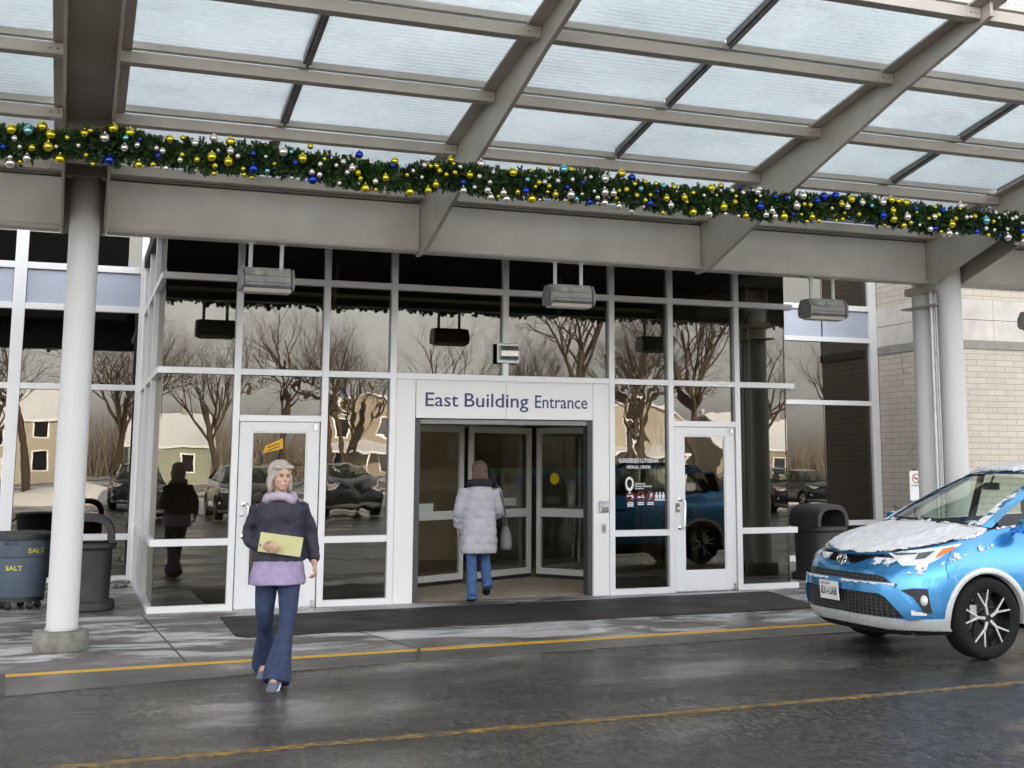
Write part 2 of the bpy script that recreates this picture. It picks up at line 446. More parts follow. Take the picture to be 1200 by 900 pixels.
mb = MB()
for i in range(-10, 10):
    for j in range(-10, 10):
        pass
sheet('ground', [(-600, -600), (600, -600), (600, 600), (-600, 600)], -.024, M['ground'])
gut_edge = [(-14, -5.9), (-4, -5.35), (-.41, -4.98), (.86, -4.72), (2.86, -4.42), (4.6, -4.30), (7.0, -4.20), (12, -4.12), (22, -4.05)]
sheet('road', [(-70, -30), (70, -30), (70, 2.0), (-70, 2.0)], -.016, M['asphalt'])
def yl(x): return -3.93 + .058 * x      # the painted kerb line
sheet('gutter', [(x, y) for x, y in gut_edge] + [(22, yl(22)), (-14, yl(-14))], -.008, M['gutter'], thick=.006)
sheet('pavement', [(-14, yl(-14)), (22, yl(22)), (22, 4.2), (-14, 4.2)], 0.0, M['concrete'], thick=.006)
def line(name, a, b, w, z, m):
    a, b = Vector((*a, z)), Vector((*b, z)); d = (b - a).normalized(); nn = Vector((-d.y, d.x, 0)) * w / 2
    mb = MB(); n = 60
    prev = None
    for i in range(n + 1):
        p = a.lerp(b, i / n); wob = 1 + .16 * (mnoise.noise(Vector((i * .9, 3.1, z * 50))))
        q = [mb.bm.verts.new(p + nn * wob), mb.bm.verts.new(p - nn * wob)]
        if prev: mb.bm.faces.new((prev[1], q[1], q[0], prev[0]))
        prev = q
    ex = bmesh.ops.extrude_face_region(mb.bm, geom=mb.bm.faces[:])
    bmesh.ops.translate(mb.bm, vec=(0, 0, -.003), verts=[g_ for g_ in ex['geom'] if isinstance(g_, bmesh.types.BMVert)])
    return tag(mb.build(name, m), kind='structure')
line('kerb_marking', (-14, yl(-14) - .08), (22, yl(22) - .08), .13, -.004, M['yellow_line'])
line('lane_marking', (-10, -7.88), (16, -6.84), .10, -.012, M['yellow_worn'])
for a, b, w in (((.80, -.15), (.98, -3.85), .016), ((3.02, -3.82), (2.86, -4.42), .030), ((2.75, -2.4), (3.0, -3.72), .014), ((-.44, -3.98), (-.40, -5.0), .035), ((6.1, -2.4), (6.35, -3.58), .012), ((9.3, .0), (9.6, -3.4), .014), ((-2.2, 2.8), (-2.2, -4.05), .014), ((-14, .55), (.8, .55), .012)):
    line('pavement_joint', a, b, w, .003, M['joint'])
sheet('vestibule_floor', [(.95, .02), (9.2, .02), (9.2, 4.2), (.95, 4.2)], .006, mat('vestibule_floor', (.62, .51, .39), .5, 0, .25, 9))

o = MB()
mat_pts = [(1.58, -.74), (1.56, -2.36), (1.66, -2.52), (3.0, -2.38), (5.0, -2.34), (7.0, -2.36), (8.25, -2.28), (8.62, -.42), (7.0, -.50), (4.6, -.62)]
o.prism([(x, y, .004) for x, y in mat_pts], (0, 0, .012))
tag(o.build('entrance_mat', M['mat']), 'long dark rubber mat lying on the pavement before the glass entrance', 'mat')

# loose pebbles in the bed beside the glazed corner
rng = random.Random(5)
mb = MB()
for i in range(420):
    x, y = rng.uniform(-2.4, .78), rng.uniform(3.15, 4.12)
    s_ = rng.uniform(.025, .06)
    mb.ellip((x, y, .004 + s_ * .35), s_, s_ * rng.uniform(.6, .95), s_ * .6, 6, 4)
tag(mb.build('gravel', M['pebble'], smooth=True), 'grey river pebbles in the bed at the foot of the window wall', 'gravel', kind='stuff')

# ------------------------------------------------------------------ glazing helpers
FR = .076                                 # sight width of the mullions
def pane(parent, x0, x1, z0, z1, y, m='glass', name='window_pane', axis='y', label=None):
    mb = MB()
    if axis == 'y': mb.box(x0, x1, y - .005, y + .005, z0, z1)
    else: mb.box(y - .005, y + .005, x0, x1, z0, z1)
    # slight individual tilt, as panes sit in their gaskets
    o = mb.build(name, M[m], parent)
    c = Vector(((x0 + x1) / 2, y, (z0 + z1) / 2)) if axis == 'y' else Vector((y, (x0 + x1) / 2, (z0 + z1) / 2))
    a, b = prng.uniform(-.0035, .0035), prng.uniform(-.0035, .0035)
    loc = c - WL[parent.name]
    for v in o.data.vertices:
        d = v.co - loc
        if axis == 'y': v.co.y += d.x * a + d.z * b
        else: v.co.x += d.y * a + d.z * b
    if label: o['label'] = label
    return o
prng = random.Random(11)

# ------------------------------------------------------------------ the glass entrance vestibule
CX = 5.075
V0, V1 = .88, 9.24
VT = 4.55                                 # top of the vestibule
M['jamb'] = mat('jamb_grey', (.06, .062, .068), .45, .2)
ves = thing('entrance_vestibule', 'glass entrance vestibule with silver aluminium frames and two white side doors', 'entrance', (CX, 0, 0))
mxs = [CX - 3.325, CX - 2.29, CX - 1.455, CX, CX + 1.475, CX + 2.335, CX + 3.345]
mb = MB()
def mull(x, z0, z1, w=FR, y0=-.055, y1=.09):
    mb.box(x - w / 2, x + w / 2, y0, y1, z0, z1)
for i, x in enumerate(mxs):
    mull(x, .0 if i != 3 else 2.715, VT)
def rail(x0, x1, z0, z1, y0=-.053, y1=.088): mb.box(x0, x1, y0, y1, z0, z1)
RZ = ((2.715, 2.79), (3.825, 3.90))
for z0, z1 in RZ:
    xs = [V0 - .03] + mxs + [V1 + .08]
    for a, b in zip(xs, xs[1:]):
        rail(a + (FR / 2 if a in mxs else 0), b - (FR / 2 if b in mxs else 0), z0, z1)
for a, b in ((V0 - .03, mxs[0]), (mxs[1], mxs[2]), (mxs[4], mxs[5]), (mxs[6], V1 + .08)):
    for z0, z1 in ((0.0, .075), (.74, .82)):
        rail(a + (FR / 2 if a in mxs else 0), b - (FR / 2 if b in mxs else 0), z0, z1, -.051, .086)
# transom over each side door
for a, b in ((mxs[0], mxs[1]), (mxs[5], mxs[6])):
    rail(a + FR / 2, b - FR / 2, 2.17, 2.245)
mb.build('front_frame', M['alu'], ves, bevel=.004)
# side walls
for sx, nm in ((V0 + .035, 'side_frame'), (V1 - .035, 'side_frame')):
    mb = MB()
    ys = (1.4, 2.8, 4.12)
    for y in ys: mb.box(sx - .07, sx + .05, y - FR / 2, y + FR / 2, 0, VT)
    for z0, z1 in ((0, .075), (.74, .82), *RZ):
        yy = (-.05,) + ys
        for a, b in zip(yy, yy[1:]):
            mb.box(sx - .068, sx + .048, a + (FR / 2 if a > 0 else .14), b - FR / 2, z0, z1)
    mb.build(nm, M['alu_side'], ves, bevel=.004)
    for a, b in ((.0, 1.362), (1.438, 2.762), (2.838, 4.08)):
        for z0, z1 in ((.075, .74), (.82, 2.715), (2.79, 3.825), (3.90, VT)):
            pane(ves, a, b, z0, z1, sx, axis='x')
# front panes, row by row
cols = [V0 + .02] + mxs + [V1 - .02]
rows = {0: [(.075, .74), (.82, 2.715)], 2: [(.075, .74), (.82, 2.715)], 5: [(.075, .74), (.82, 2.715)], 7: [(.075, .74), (.82, 2.715)]}
wav = {1, 2, 5, 6}
for i in range(8):
    a, b = cols[i] + (FR / 2 - .004 if i else 0), cols[i + 1] - (FR / 2 - .004 if i < 7 else 0)
    for z0, z1 in ((2.79, 3.825), (3.90, VT)): pane(ves, a, b, z0 - .003, z1 + .003, .02, 'glass')
    for z0, z1 in rows.get(i, []): pane(ves, a, b, z0 - .003, z1 + .003, .02, 'glass_wavy' if i in wav else 'glass')
    if i in (1, 6): pane(ves, a, b, 2.242, 2.718, .02, 'glass_wavy')
mb = MB(); mb.box(V0 - .06, V1 + .06, -.04, 4.15, VT, VT + .16); mb.build('roof', M['roof_dark'], ves)
mb = MB(); mb.box(V0 + .12, V1 - .12, .12, 4.1, 4.30, 4.36); mb.build('ceiling_panel', M['ceiling'], ves)

# white side doors
def side_door(x0, x1, handed):
    d = MB()
    z0, z1 = .012, 2.165
    sw, tw, bw = .145, .115, .255
    a, b = x0 + .012, x1 - .012
    y0, y1 = -.03, .025
    d.box(a, a + sw, y0, y1, z0, z1); d.box(b - sw, b, y0, y1, z0, z1)
    d.box(a + sw, b - sw, y0 + .002, y1 - .002, z1 - tw, z1); d.box(a + sw, b - sw, y0 + .002, y1 - .002, z0, z0 + bw)
    # thin glazing bead
    g = .016
    for q in ((a + sw, a + sw + g, z0 + bw, z1 - tw), (b - sw - g, b - sw, z0 + bw, z1 - tw)): d.box(q[0], q[1], y0 + .012, y1 - .012, q[2], q[3])
    d.box(a + sw + g, b - sw - g, y0 + .012, y1 - .012, z0 + bw, z0 + bw + g); d.box(a + sw + g, b - sw - g, y0 + .012, y1 - .012, z1 - tw - g, z1 - tw)
    dr = d.build('door', M['door_white'], ves, bevel=.003)
    p = pane(ves, a + sw, b - sw, z0 + bw, z1 - tw, 0, 'glass_wavy', 'door_glass'); p.parent = dr
    h = MB(); hx = a + .125
    h.tube([(hx - .055, -.03, 1.205), (hx - .02, -.075, 1.21), (hx, -.082, 1.18), (hx, -.082, .86), (hx - .02, -.075, .83), (hx - .055, -.03, .835)], .0135, 10)
    for z in (1.205, .835): h.lathe([(.026, 0), (.026, .012), (.012, .016)], 14, (hx - .055, -.03, z), 'y')
    h.build('door_handle', M['chrome'], dr, smooth=True)
    l = MB(); l.lathe([(.021, -.002), (.021, .012), (.016, .015)], 16, (a + .055, -.03, 1.085), 'y'); l.build('door_lock', M['stainless'], dr, smooth=True)
    for q in ((b - .075, b - .025, z1 - .10, z1 - .02), (b - .05, b - .02, z0 + .005, z0 + .08)):
        t = MB(); t.box(q[0], q[1], -.05, -.03, q[2], q[3]); t.build('pivot', M['stainless'], dr, bevel=.003)
    t = MB(); t.box(a, b, -.045, .05, 0.002, .011); t.build('threshold', M['stainless'], dr)
    i = MB(); i.tube([(a + sw - .02, .07, .98), (b - sw + .03, .07, .98)], .02, 8); i.box(a + sw - .05, a + sw + .01, .03, .09, .94, 1.02); i.box(b - sw - .01, b - sw + .06, .03, .09, .94, 1.02)
    i.build('push_bar', M['stainless'], dr)
    return dr
side_door(mxs[0] + FR / 2, mxs[1] - FR / 2, 'l')
dR = side_door(mxs[5] + FR / 2, mxs[6] - FR / 2, 'r')
t = MB(); t.box(mxs[5] + .06, mxs[5] + .115, -.042, -.03, 1.04, 1.16); t.build('strike_plate', M['heater_grey'], dR, bevel=.003)

# centre portal: white pilasters, head panel, dark jambs
for x0, x1 in ((mxs[2] + FR / 2 + .004, 3.905), (6.285, mxs[4] - FR / 2 - .004)):
    mb = MB(); mb.box(x0, x1, -.045, .15, 0.0, 2.712); mb.build('pilaster', M['sign_white'], ves, bevel=.004)
mb = MB(); mb.box(3.909, 6.281, -.035, .35, 2.70, 2.713); mb.build('head_trim', M['alu'], ves)
for q0, q1 in ((3.909, 3.985), (6.225, 6.281)):
    mb = MB(); mb.box(q0, q1, .0, .16, 0.0, 2.225); mb.build('jamb', M['jamb'], ves)
mb = MB(); mb.box(3.985, 6.225, .36, 3.4, 2.232, 2.262); mb.build('soffit', mat('soffit', (.75, .73, .69), .6), ves)
mb = MB(); mb.box(3.985, 6.225, .02, .50, 2.17, 2.228); mb.build('door_track', mat('track_grey', (.2, .2, .2), .4, .4), ves)

# sign over the doors
sg = thing('entrance_sign', 'white panel sign reading East Building Entrance above the open doorway', 'sign', (CX, -.04, 2.236))
mb = MB(); mb.box(3.912, 5.083, -.052, .30, 2.236, 2.697); mb.box(5.087, 6.278, -.052, .30, 2.236, 2.697)
mb.build('panel', M['sign_white'], sg, bevel=.004)
for w_, x0, x1 in (('East', 4.03, 4.455), ('Building', 4.535, 5.385), ('Entrance', 5.475, 6.20)):
    text_mesh('lettering', w_, .247 if w_ != 'Entrance' else .235, M['navy_text'], sg, (x0, -.052, 2.385), width=x1 - x0, depth=.0035, bold=.006)

# automatic swing doors standing folded inward
def leaf(p0, p1, label, z1=2.215):
    a, b = Vector((*p0, 0)), Vector((*p1, 0)); L = (b - a).length; d = (b - a) / L; ang = math.atan2(d.y, d.x)
    xf = Matrix.Translation((a.x, a.y, 0)) @ Matrix.Rotation(ang, 4, 'Z')
    t = thing('swing_door', label, 'door', (a.x, a.y, 0), ang, 'automatic doors in the entrance')
    WL[t.name] = Vector((0, 0, 0))
    m = MB(); w = .075
    m.box(0, w, -.025, .025, .06, z1); m.box(L - w, L, -.025, .025, .06, z1)
    m.box(w, L - w, -.023, .023, z1 - .09, z1); m.box(w, L - w, -.023, .023, .06, .15); m.box(w, L - w, -.023, .023, .90, 1.02)
    m.build('leaf_frame', M['alu'], t, world=False, bevel=.003)
    for za, zb in ((.15, .90), (1.02, z1 - .09)):
        g = MB(); g.box(w, L - w, -.004, .004, za, zb); g.build('leaf_glass', M['glass_clear'], t, world=False)
    m = MB(); m.box(.0, L, -.012, .012, .012, .06); m.build('brush_seal', M['dark_metal'], t, world=False)
    return t
leaf((4.02, 1.62), (5.22, 2.30), 'left glass door leaf folded inward, a white notice on it')
leaf((5.29, 2.22), (6.46, 2.90), 'middle glass door leaf behind the person in the pale coat')
lc = leaf((6.53, 2.78), (7.15, 1.80), 'right glass door leaf carrying a round yellow sticker')
m = MB(); m.lathe([(.001, 0), (.085, 0), (.085, .004), (.001, .004)], 24, (.33, -.006, 1.46), 'y')
tag(m.build('warning_sticker', M['yellow_dot'], lc, world=False), None)
def notice(name, x0, x1, y, z0, z1, label):
    m = MB(); m.box(x0, x1, y - .003, y, z0, z1)
    return tag(m.build(name, mat('notice_paper', (.62, .72, .70), .6)), label, 'notice')
n1 = MB(); n1.box(.42, .78, -.012, -.006, .99, 1.13)
n1 = n1.build('notice', mat('notice_paper', (.62, .72, .70), .6), bpy.data.objects['swing_door'], world=False)
n2 = MB(); n2.box(.62, .98, -.033, -.027, 1.07, 1.18)
n2 = n2.build('notice', mat('notice_paper_warm', (.60, .58, .52), .6), bpy.data.objects['swing_door.001'], world=False)

# ------------------------------------------------------------------ main building behind: window walls left and right
YW = 4.2
bld = thing('hospital_building', 'hospital wing with silver framed window walls either side of the glass vestibule', 'building', (CX, YW, 0))
def wall_frame(xs, x_end, joints=()):
    mb = MB()
    for x, w in xs: mb.box(x - w / 2, x + w / 2, YW - .08, YW + .12, 0.0, 5.70)
    es = [x for x, w in xs]
    for (xa, wa), (xb, wb) in zip(xs, xs[1:]):
        for z0, z1 in ((0, .10), (.60, .69), (2.73, 2.815), (3.87, 3.96), (4.455, 4.55), (5.62, 5.70)):
            mb.box(xa + wa / 2, xb - wb / 2, YW - .077, YW + .117, z0, z1)
    mb.build('window_frame', M['alu'], bld, bevel=.005)
    for (xa, wa), (xb, wb) in zip(xs, xs[1:]):
        cuts = [xa + wa / 2] + [j for j in joints if xa < j < xb] + [xb - wb / 2]
        for c0, c1 in zip(cuts, cuts[1:]):
            g0, g1 = c0 + (.006 if c0 in joints else -.004), c1 - (.006 if c1 in joints else -.004)
            for z0, z1 in ((.10, .60), (.69, 2.73), (2.815, 3.87), (4.55, 5.62)):
                pane(bld, g0, g1, z0 - .003, z1 + .003, YW, 'glass')
            mb = MB(); mb.box(g0 + .01, g1 - .01, YW - .02, YW + .03, 3.965, 4.45); mb.build('spandrel_panel', M['panel_blue'], bld, bevel=.004)
wall_frame([(-5.9, .165), (-4.2, .165), (-2.52, .165), (-.845, .165), (.83, .10)], .9)
wall_frame([(9.35, .10), (10.95, .03), (13.56, .16)], 13.6, joints=(12.50,))
mb = MB(); mb.box(-6.0, 13.64, YW + .0, YW + .35, 5.70, 6.6); mb.build('fascia', M['limestone'], bld)
mb = MB(); mb.box(-38.0, 40.0, YW + .40, YW + 7.0, 6.6, 9.6); mb.box(-38, -6.01, YW + .40, YW + 7, 0, 6.6); mb.build('upper_storey', M['limestone'], bld)
mb = MB(); mb.box(-6.0, 13.64, YW + .36, 11.6, 5.9, 6.1); mb.build('roof', M['roof_dark'], bld)
mb = MB(); mb.box(-6.0, 14.0, 11.6, 11.8, 0, 6.0); mb.box(-6.2, -6.0, YW, 11.8, 0, 6.0); mb.build('rear_wall', M['interior_wall'], bld)
mb = MB(); mb.box(-5.9, 13.6, YW + .3, 11.5, 3.98, 4.40); mb.build('floor_slab', M['ceiling'], bld)
mb = MB(); mb.box(-5.9, 13.6, YW + .12, 11.5, .001, .010); mb.build('interior_floor', mat('lobby_floor', (.25, .2, .15), .35), bld)
mb = MB(); mb.box(V0 + .1, V1 - .1, YW - .01, YW + .10, 2.9, 4.25); mb.box(V0 + .1, 3.6, YW - .01, YW + .10, 0.0, 2.9); mb.box(8.9, V1 - .1, YW - .01, YW + .10, 0, 2.9)
mb.build('inner_wall', M['interior_wall'], bld)
mb = MB(); mb.box(6.55, 9.4, 6.00, 6.03, 1.475, 1.60); mb.build('wall_stripe', M['teal'], bld)
mb = MB(); mb.box(6.55, 9.4, 6.00, 6.03, 1.33, 1.47); mb.build('wall_stripe', M['blue_stripe'], bld)
mb = MB(); mb.box(6.4, 9.6, 6.03, 6.3, 0.0, 2.6); mb.build('desk_wall', M['interior_dark'], bld)
mb = MB(); mb.box(3.7, 6.4, 6.6, 6.75, 0, 2.9); mb.build('lobby_wall', M['interior_wall'], bld)

# red telephone on the lobby wall
ph = thing('wall_telephone', 'dark red telephone hanging on the beige lobby wall inside the doors', 'telephone', (5.55, 6.6, 1.45))
mb = MB(); mb.box(5.47, 5.63, 6.53, 6.598, 1.33, 1.62); mb.build('body', M['red_ink'], ph, bevel=.02)
mb = MB(); mb.tube([(5.55, 6.52, 1.34), (5.53, 6.5, 1.20), (5.56, 6.5, 1.12), (5.58, 6.52, 1.22), (5.56, 6.53, 1.33)], .008, 6); mb.build('cord', M['black_plastic'], ph, smooth=True)

# wheelchair parked inside behind the right door leaf
wc = thing('wheelchair', 'folding wheelchair parked inside behind the right hand glass doors', 'wheelchair', (7.15, 3.55, 0), R(70))
WL[wc.name] = Vector((0, 0, 0))
def ring(mb, c, r, tr, axis='y', n=36):
    pts = []
    for q in range(n + 1):
        a = 2 * PI * q / n
        pts.append(Vector(c) + Vector((r * math.cos(a), 0, r * math.sin(a))))
    mb.tube(pts, tr, 6, False)
for sy in (-.29, .29):
    mb = MB(); ring(mb, (0, sy, .30), .29, .014)
    for q in range(10): mb.tube([(0, sy, .30), (.285 * math.cos(q * PI / 5), sy, .30 + .285 * math.sin(q * PI / 5))], .0025, 4)
    w_ = mb.build('rear_wheel', M['rubber'], wc, True, world=False)
    mb = MB(); ring(mb, (0, sy * 1.1, .30), .255, .008); mb.build('hand_rim', M['chrome'], w_, True, world=False)
    mb = MB(); ring(mb, (.40, sy * .85, .095), .08, .014); mb.build('caster', M['rubber'], wc, True, world=False)
    mb = MB()
    mb.tube([(-.02, sy * .86, .30), (-.02, sy * .86, .92), (-.14, sy * .86, .94)], .012, 6); mb.tube([(-.02, sy * .86, .70), (.36, sy * .86, .70), (.38, sy * .86, .46), (.40, sy * .86, .10)], .012, 6); mb.tube([(-.02, sy * .86, .46), (.38, sy * .86, .46), (.52, sy * .8, .12)], .012, 6)
    mb.build('side_tube', M['chrome'], wc, True, world=False)
mb = MB(); mb.box(-.02, .40, -.235, .235, .45, .49); mb.build('seat', M['cushion'], wc, world=False, bevel=.01)
mb = MB(); mb.box(-.045, -.015, -.235, .235, .50, .90); mb.build('backrest', M['cushion'], wc, world=False, bevel=.01)

# ------------------------------------------------------------------ pale brick block on the right
blk = thing('brick_block', 'pale coursed brick building corner with limestone bands right of the window wall', 'building', (13.66, 2.4, 0))
YB = 2.4
def bx(name, z0, z1, out, m):
    mb = MB(); mb.box(13.66 - out, 40, YB - out, 11, z0, z1); return mb.build(name, m, blk)
bx('brick_wall', 0, 3.66, 0, M['brick'])
bx('stone_sill', 3.66, 3.80, .03, M['limestone_dark'])
def stone(name, z0, z1, out):
    mb = MB(); x = 13.66 - out
    nx = 0
    mb.box(x, 13.9, YB - out, YB + 1.1, z0, z1)
    mb.box(x, 13.9, YB + 1.106, 4.3, z0, z1)
    while x < 36:
        x1 = x + (.95 if nx % 2 else .88); 
        if nx: mb.box(x, x1 - .006, YB - out, YB + .3, z0, z1)
        x = x1 if nx else 13.906
        nx += 1
    return mb.build(name, M['limestone'], blk, bevel=.004)
stone('limestone_band', 3.804, 4.16, .015)
stone('limestone_band', 4.168, 4.52, .015)
bx('brick_wall', 4.526, 5.6, 0, M['brick'])
stone('limestone_band', 5.606, 6.2, .02)
mb = MB(); mb.box(13.9, 40, YB + .31, 11, 3.80, 4.53); mb.box(13.9, 40, YB + .31, 11, 5.6, 6.3); mb.build('roof', M['roof_dark'], blk)
# dark dried creeper stems on the side face
mb = MB(); rng = random.Random(9)
for q in range(4):
    y, z = rng.uniform(2.8, 4.0), rng.uniform(.8, 3.6); pts = []
    dy, dz = rng.uniform(-.14, .14), rng.uniform(-.10, .12)
    for s_ in range(7):
        pts.append((13.652, min(4.1, max(2.45, y)), z)); y += dy + rng.uniform(-.06, .06); z += dz + rng.uniform(-.05, .05)
    mb.tube(pts, [.0035 - .0003 * t for t in range(7)], 4)
tag(mb.build('creeper', M['twig'], None, True), 'thin bare creeper stems clinging to the brick beside the window wall', 'creeper')
# ------------------------------------------------------------------ canopy
BX = [-6.71, -3.37, -.03, 3.32, 6.67, 10.01, 13.35]
BHW = .178                                # half spacing of the twin-plate beams
def z_top(y): return 4.72 + .165 * (-3.77 - y)       # underside of the top flange
BOT = [(-2.14, 3.95), (-2.32, 3.88), (-2.62, 3.885), (-2.83, 3.95), (-3.62, 4.185), (-4.56, 4.455), (-5.0, 4.575), (-5.71, 4.765), (-6.30, 4.93), (-7.07, 5.105), (-7.56, 5.235)]
YEND = -7.56
can = thing('entrance_canopy', 'grey steel entrance canopy of tapered beams roofed with pale ribbed translucent sheets', 'canopy', (CX, -2.47, 0))
def web(mb, x, t):
    pts = [(y, z) for y, z in BOT] + [(YEND, z_top(YEND)), (-2.14, z_top(-2.14))]
    mb.prism([(x - t / 2, y, z) for y, z in pts], (t, 0, 0))
for i, x in enumerate(BX):
    twin = i in (0, 2, 5)
    mb = MB()
    if twin:
        web(mb, x - BHW - .012, .024); web(mb, x + BHW + .012, .024)
        mb.box(x - BHW, x + BHW, -3.62, -3.60, 4.30, 4.66); mb.box(x - BHW, x + BHW, -2.95, -2.93, 4.33, 4.56); mb.box(x - BHW, x + BHW, -2.32, -2.30, 3.89, 4.44)
    else:
        web(mb, x, .03)
        q = BOT[1:]
        for (y0, z0), (y1, z1) in zip(q, q[1:]):       # narrow bottom flange
            mb.prism([(x - .022, y0, z0), (x - .022, y1, z1), (x - .022, y1, z1 - .014), (x - .022, y0, z0 - .014)], (.044, 0, 0))
    hw = (BHW + .024 + .09) if twin else .135
    mb.prism([(x - hw, -2.14, z_top(-2.14) + .001), (x - hw, YEND - .12, z_top(YEND - .12) + .001), (x - hw, YEND - .12, z_top(YEND - .12) + .022), (x - hw, -2.14, z_top(-2.14) + .022)], (2 * hw, 0, 0))
    mb.build('beam', M['steel'], can, bevel=.003)
PY = [-2.66, -3.85, -5.05, -6.25, -7.45]
def face_l(i): return BX[i] + ((BHW + .026) if i in (0, 2, 5) else .016)
def face_r(i): return BX[i] - ((BHW + .026) if i in (0, 2, 5) else .016)
for i in range(len(BX) - 1):
    x0, x1 = face_l(i), face_r(i + 1)
    for y in PY:
        zt = z_top(y) - .002; h, d, t = .095, .115, .012
        mb = MB()
        mb.box(x0 + .004, x1 - .004, y, y + t, zt - h, zt)                    # channel: front web and two flanges
        mb.box(x0 + .004, x1 - .004, y + t, y + d, zt - h, zt - h + t)
        mb.box(x0 + .004, x1 - .004, y + t, y + d, zt - t, zt)
        mb.box(x1 - .15, x1 - .004, y - .006, y - .001, zt - h + .004, zt - .004)   # end cleat
        for q in (-.11, -.055): mb.lathe([(.001, -.004), (.011, -.004), (.012, .006), (.006, .012), (.001, .012)], 8, (x1 + q, y - .008, zt - h * .5), 'y')
        mb.build('purlin', M['steel'], can, bevel=.003)
        # glazing rail sitting above the purlin
        zg = z_top(y) + .03
        mb = MB(); mb.box(x0 + .012, x1 - .012, y + .02, y + .085, zg, zg + .055); mb.build('glazing_rail', M['steel_light'], can, bevel=.003)
    xm = (BX[i] + BX[i + 1]) / 2
    ys = PY + [-7.62]
    for a, b in zip(PY, PY[1:]):
        za, zb = z_top(a) + .092, z_top(b) + .092
        for xa, xb in ((x0 + .005, xm - .03), (xm + .03, x1 - .005)):
            mb = MB(); mb.prism([(xa, a + .05, za), (xa, b + .05, zb), (xa, b + .05, zb + .016), (xa, a + .05, za + .016)], (xb - xa, 0, 0))
            mb.build('roof_sheet', M['roof_sheet'], can)
        mb = MB()
        for w_, dz in ((.035, -.05), (.012, -.075)):
            mb.prism([(xm - w_, a - .02, za + .03), (xm - w_, b + .12, zb + .03), (xm - w_, b + .12, zb + dz), (xm - w_, a - .02, za + dz)], (2 * w_, 0, 0))
        mb.build('glazing_bar', M['heater_grey'], can)
    # last strip up to the header
    za, zb = z_top(-2.20) + .092, z_top(-2.66) + .092
    mb = MB(); mb.prism([(x0 + .09, -2.20, za), (x0 + .09, -2.61, zb), (x0 + .09, -2.61, zb + .016), (x0 + .09, -2.20, za + .016)], (x1 - x0 - .18, 0, 0)); mb.build('roof_sheet', M['roof_sheet'], can)
    # header: folded box girder with a rolled lower lip
    mb = MB(); hb = 3.90
    prof = [(-2.455, 4.415), (-2.455, hb + .055), (-2.475, hb + .045), (-2.488, hb + .022), (-2.48, hb + .004), (-2.455, hb), (-2.30, hb), (-2.30, 4.415)]
    xa, xb = x0 + .006, x1 - .006
    mb.prism([(xa, y, z) for y, z in prof], (xb - xa, 0, 0))
    for q in (.36, .70): mb.box(xa + (xb - xa) * q - .004, xa + (xb - xa) * q + .004, -2.4575, -2.456, hb + .06, 4.41)
    mb.build('header', M['steel_light'], can, bevel=.003)
    mb = MB(); mb.box(xa, xb, -2.295, -2.27, hb + .01, 4.45); mb.build('header_back_shade', M['roof_dark'], can)  # dark sheet painting in the shade on the header's rear face
    mb = MB(); mb.box(x0 + .02, x1 - .02, -2.462, -2.30, 4.43, 4.452); mb.box(x0 + .02, x1 - .02, -2.40, -2.33, 4.416, 4.429); mb.build('header_cap', M['steel'], can)
mb = MB(); mb.box(.81, 9.31, -2.265, -.07, 4.455, 4.60); mb.build('roof_deck', M['roof_dark'], can)
for q0, q1 in ((-6.5, .80), (9.32, 13.3)):
    mb = MB(); mb.box(q0, q1, -2.13, -2.02, 4.46, 6.05); mb.build('added_sky_screen', M['roof_dark'], can)  # added unseen screen that keeps sky out of the wing window reflections

# ------------------------------------------------------------------ columns and pipes
def column(x, y, r, top, label, plinth=True):
    t = thing('canopy_column', label, 'column', (x, y, 0), group='canopy columns')
    mb = MB(); mb.lathe([(r, .10 if plinth else 0.0), (r, top)], 48, (x, y, 0)); mb.build('shaft', M['column'], t, True)
    if plinth:
        mb = MB(); rr = .238
        mb.lathe([(rr - .006, 0.002), (rr, .02), (rr, .155), (rr - .012, .172), (r + .03, .18), (r + .002, .181)], 48, (x, y, 0)); o = mb.build('plinth', M['kerb_old'], t, True)
        for v in o.data.vertices:
            v.co += Vector((mnoise.noise(v.co * 9), mnoise.noise(v.co * 9 + Vector((5, 0, 0))), .4 * mnoise.noise(v.co * 7))) * .012
        mb = MB(); mb.lathe([(r + .012, .178), (r + .012, .20), (r + .001, .202)], 48, (x, y, 0)); mb.build('collar', M['galv'], t, True)
    return t
column(-.02, -2.70, .137, 4.5, 'white round column on a concrete plinth between the salt bin and the entrance')
column(10.0, -2.63, .143, 4.5, 'front white round column behind the blue car, without a pipe on its left')
column(10.0, -2.11, .143, 4.1, 'rear white round column behind the blue car, nearest the no smoking sign')
for x, y, r, lab in ((9.90, -2.40, .034, 'thicker bright metal pipe running down between the two right columns'), (9.90, -2.50, .020, 'thin metal conduit beside the thicker pipe between the two right columns')):
    t = thing('downpipe', lab, 'pipe', (x, y, 0), group='pipes between the right columns')
    mb = MB(); mb.tube([(x, y, 0.0), (x, y, 3.98)], r, 16); mb.build('pipe', M['galv'], t, True)
    mb = MB(); mb.lathe([(r + .006, 3.0), (r + .006, 3.06)], 16, (x, y, 0)); mb.lathe([(r + .006, 1.2), (r + .006, 1.26)], 16, (x, y, 0)); mb.build('coupling', M['galv'], t, True)
mb = MB(); mb.box(9.80, 10.2, -2.62, -1.9, 3.62, 3.64); mb.build('pipe_bracket', M['steel'], bpy.data.objects['canopy_column.002'])
mb = MB(); mb.box(9.83, 10.17, -2.60, -1.95, 3.80, 3.895); mb.build('cap_plate', M['steel'], bpy.data.objects['canopy_column.002'], bevel=.004)

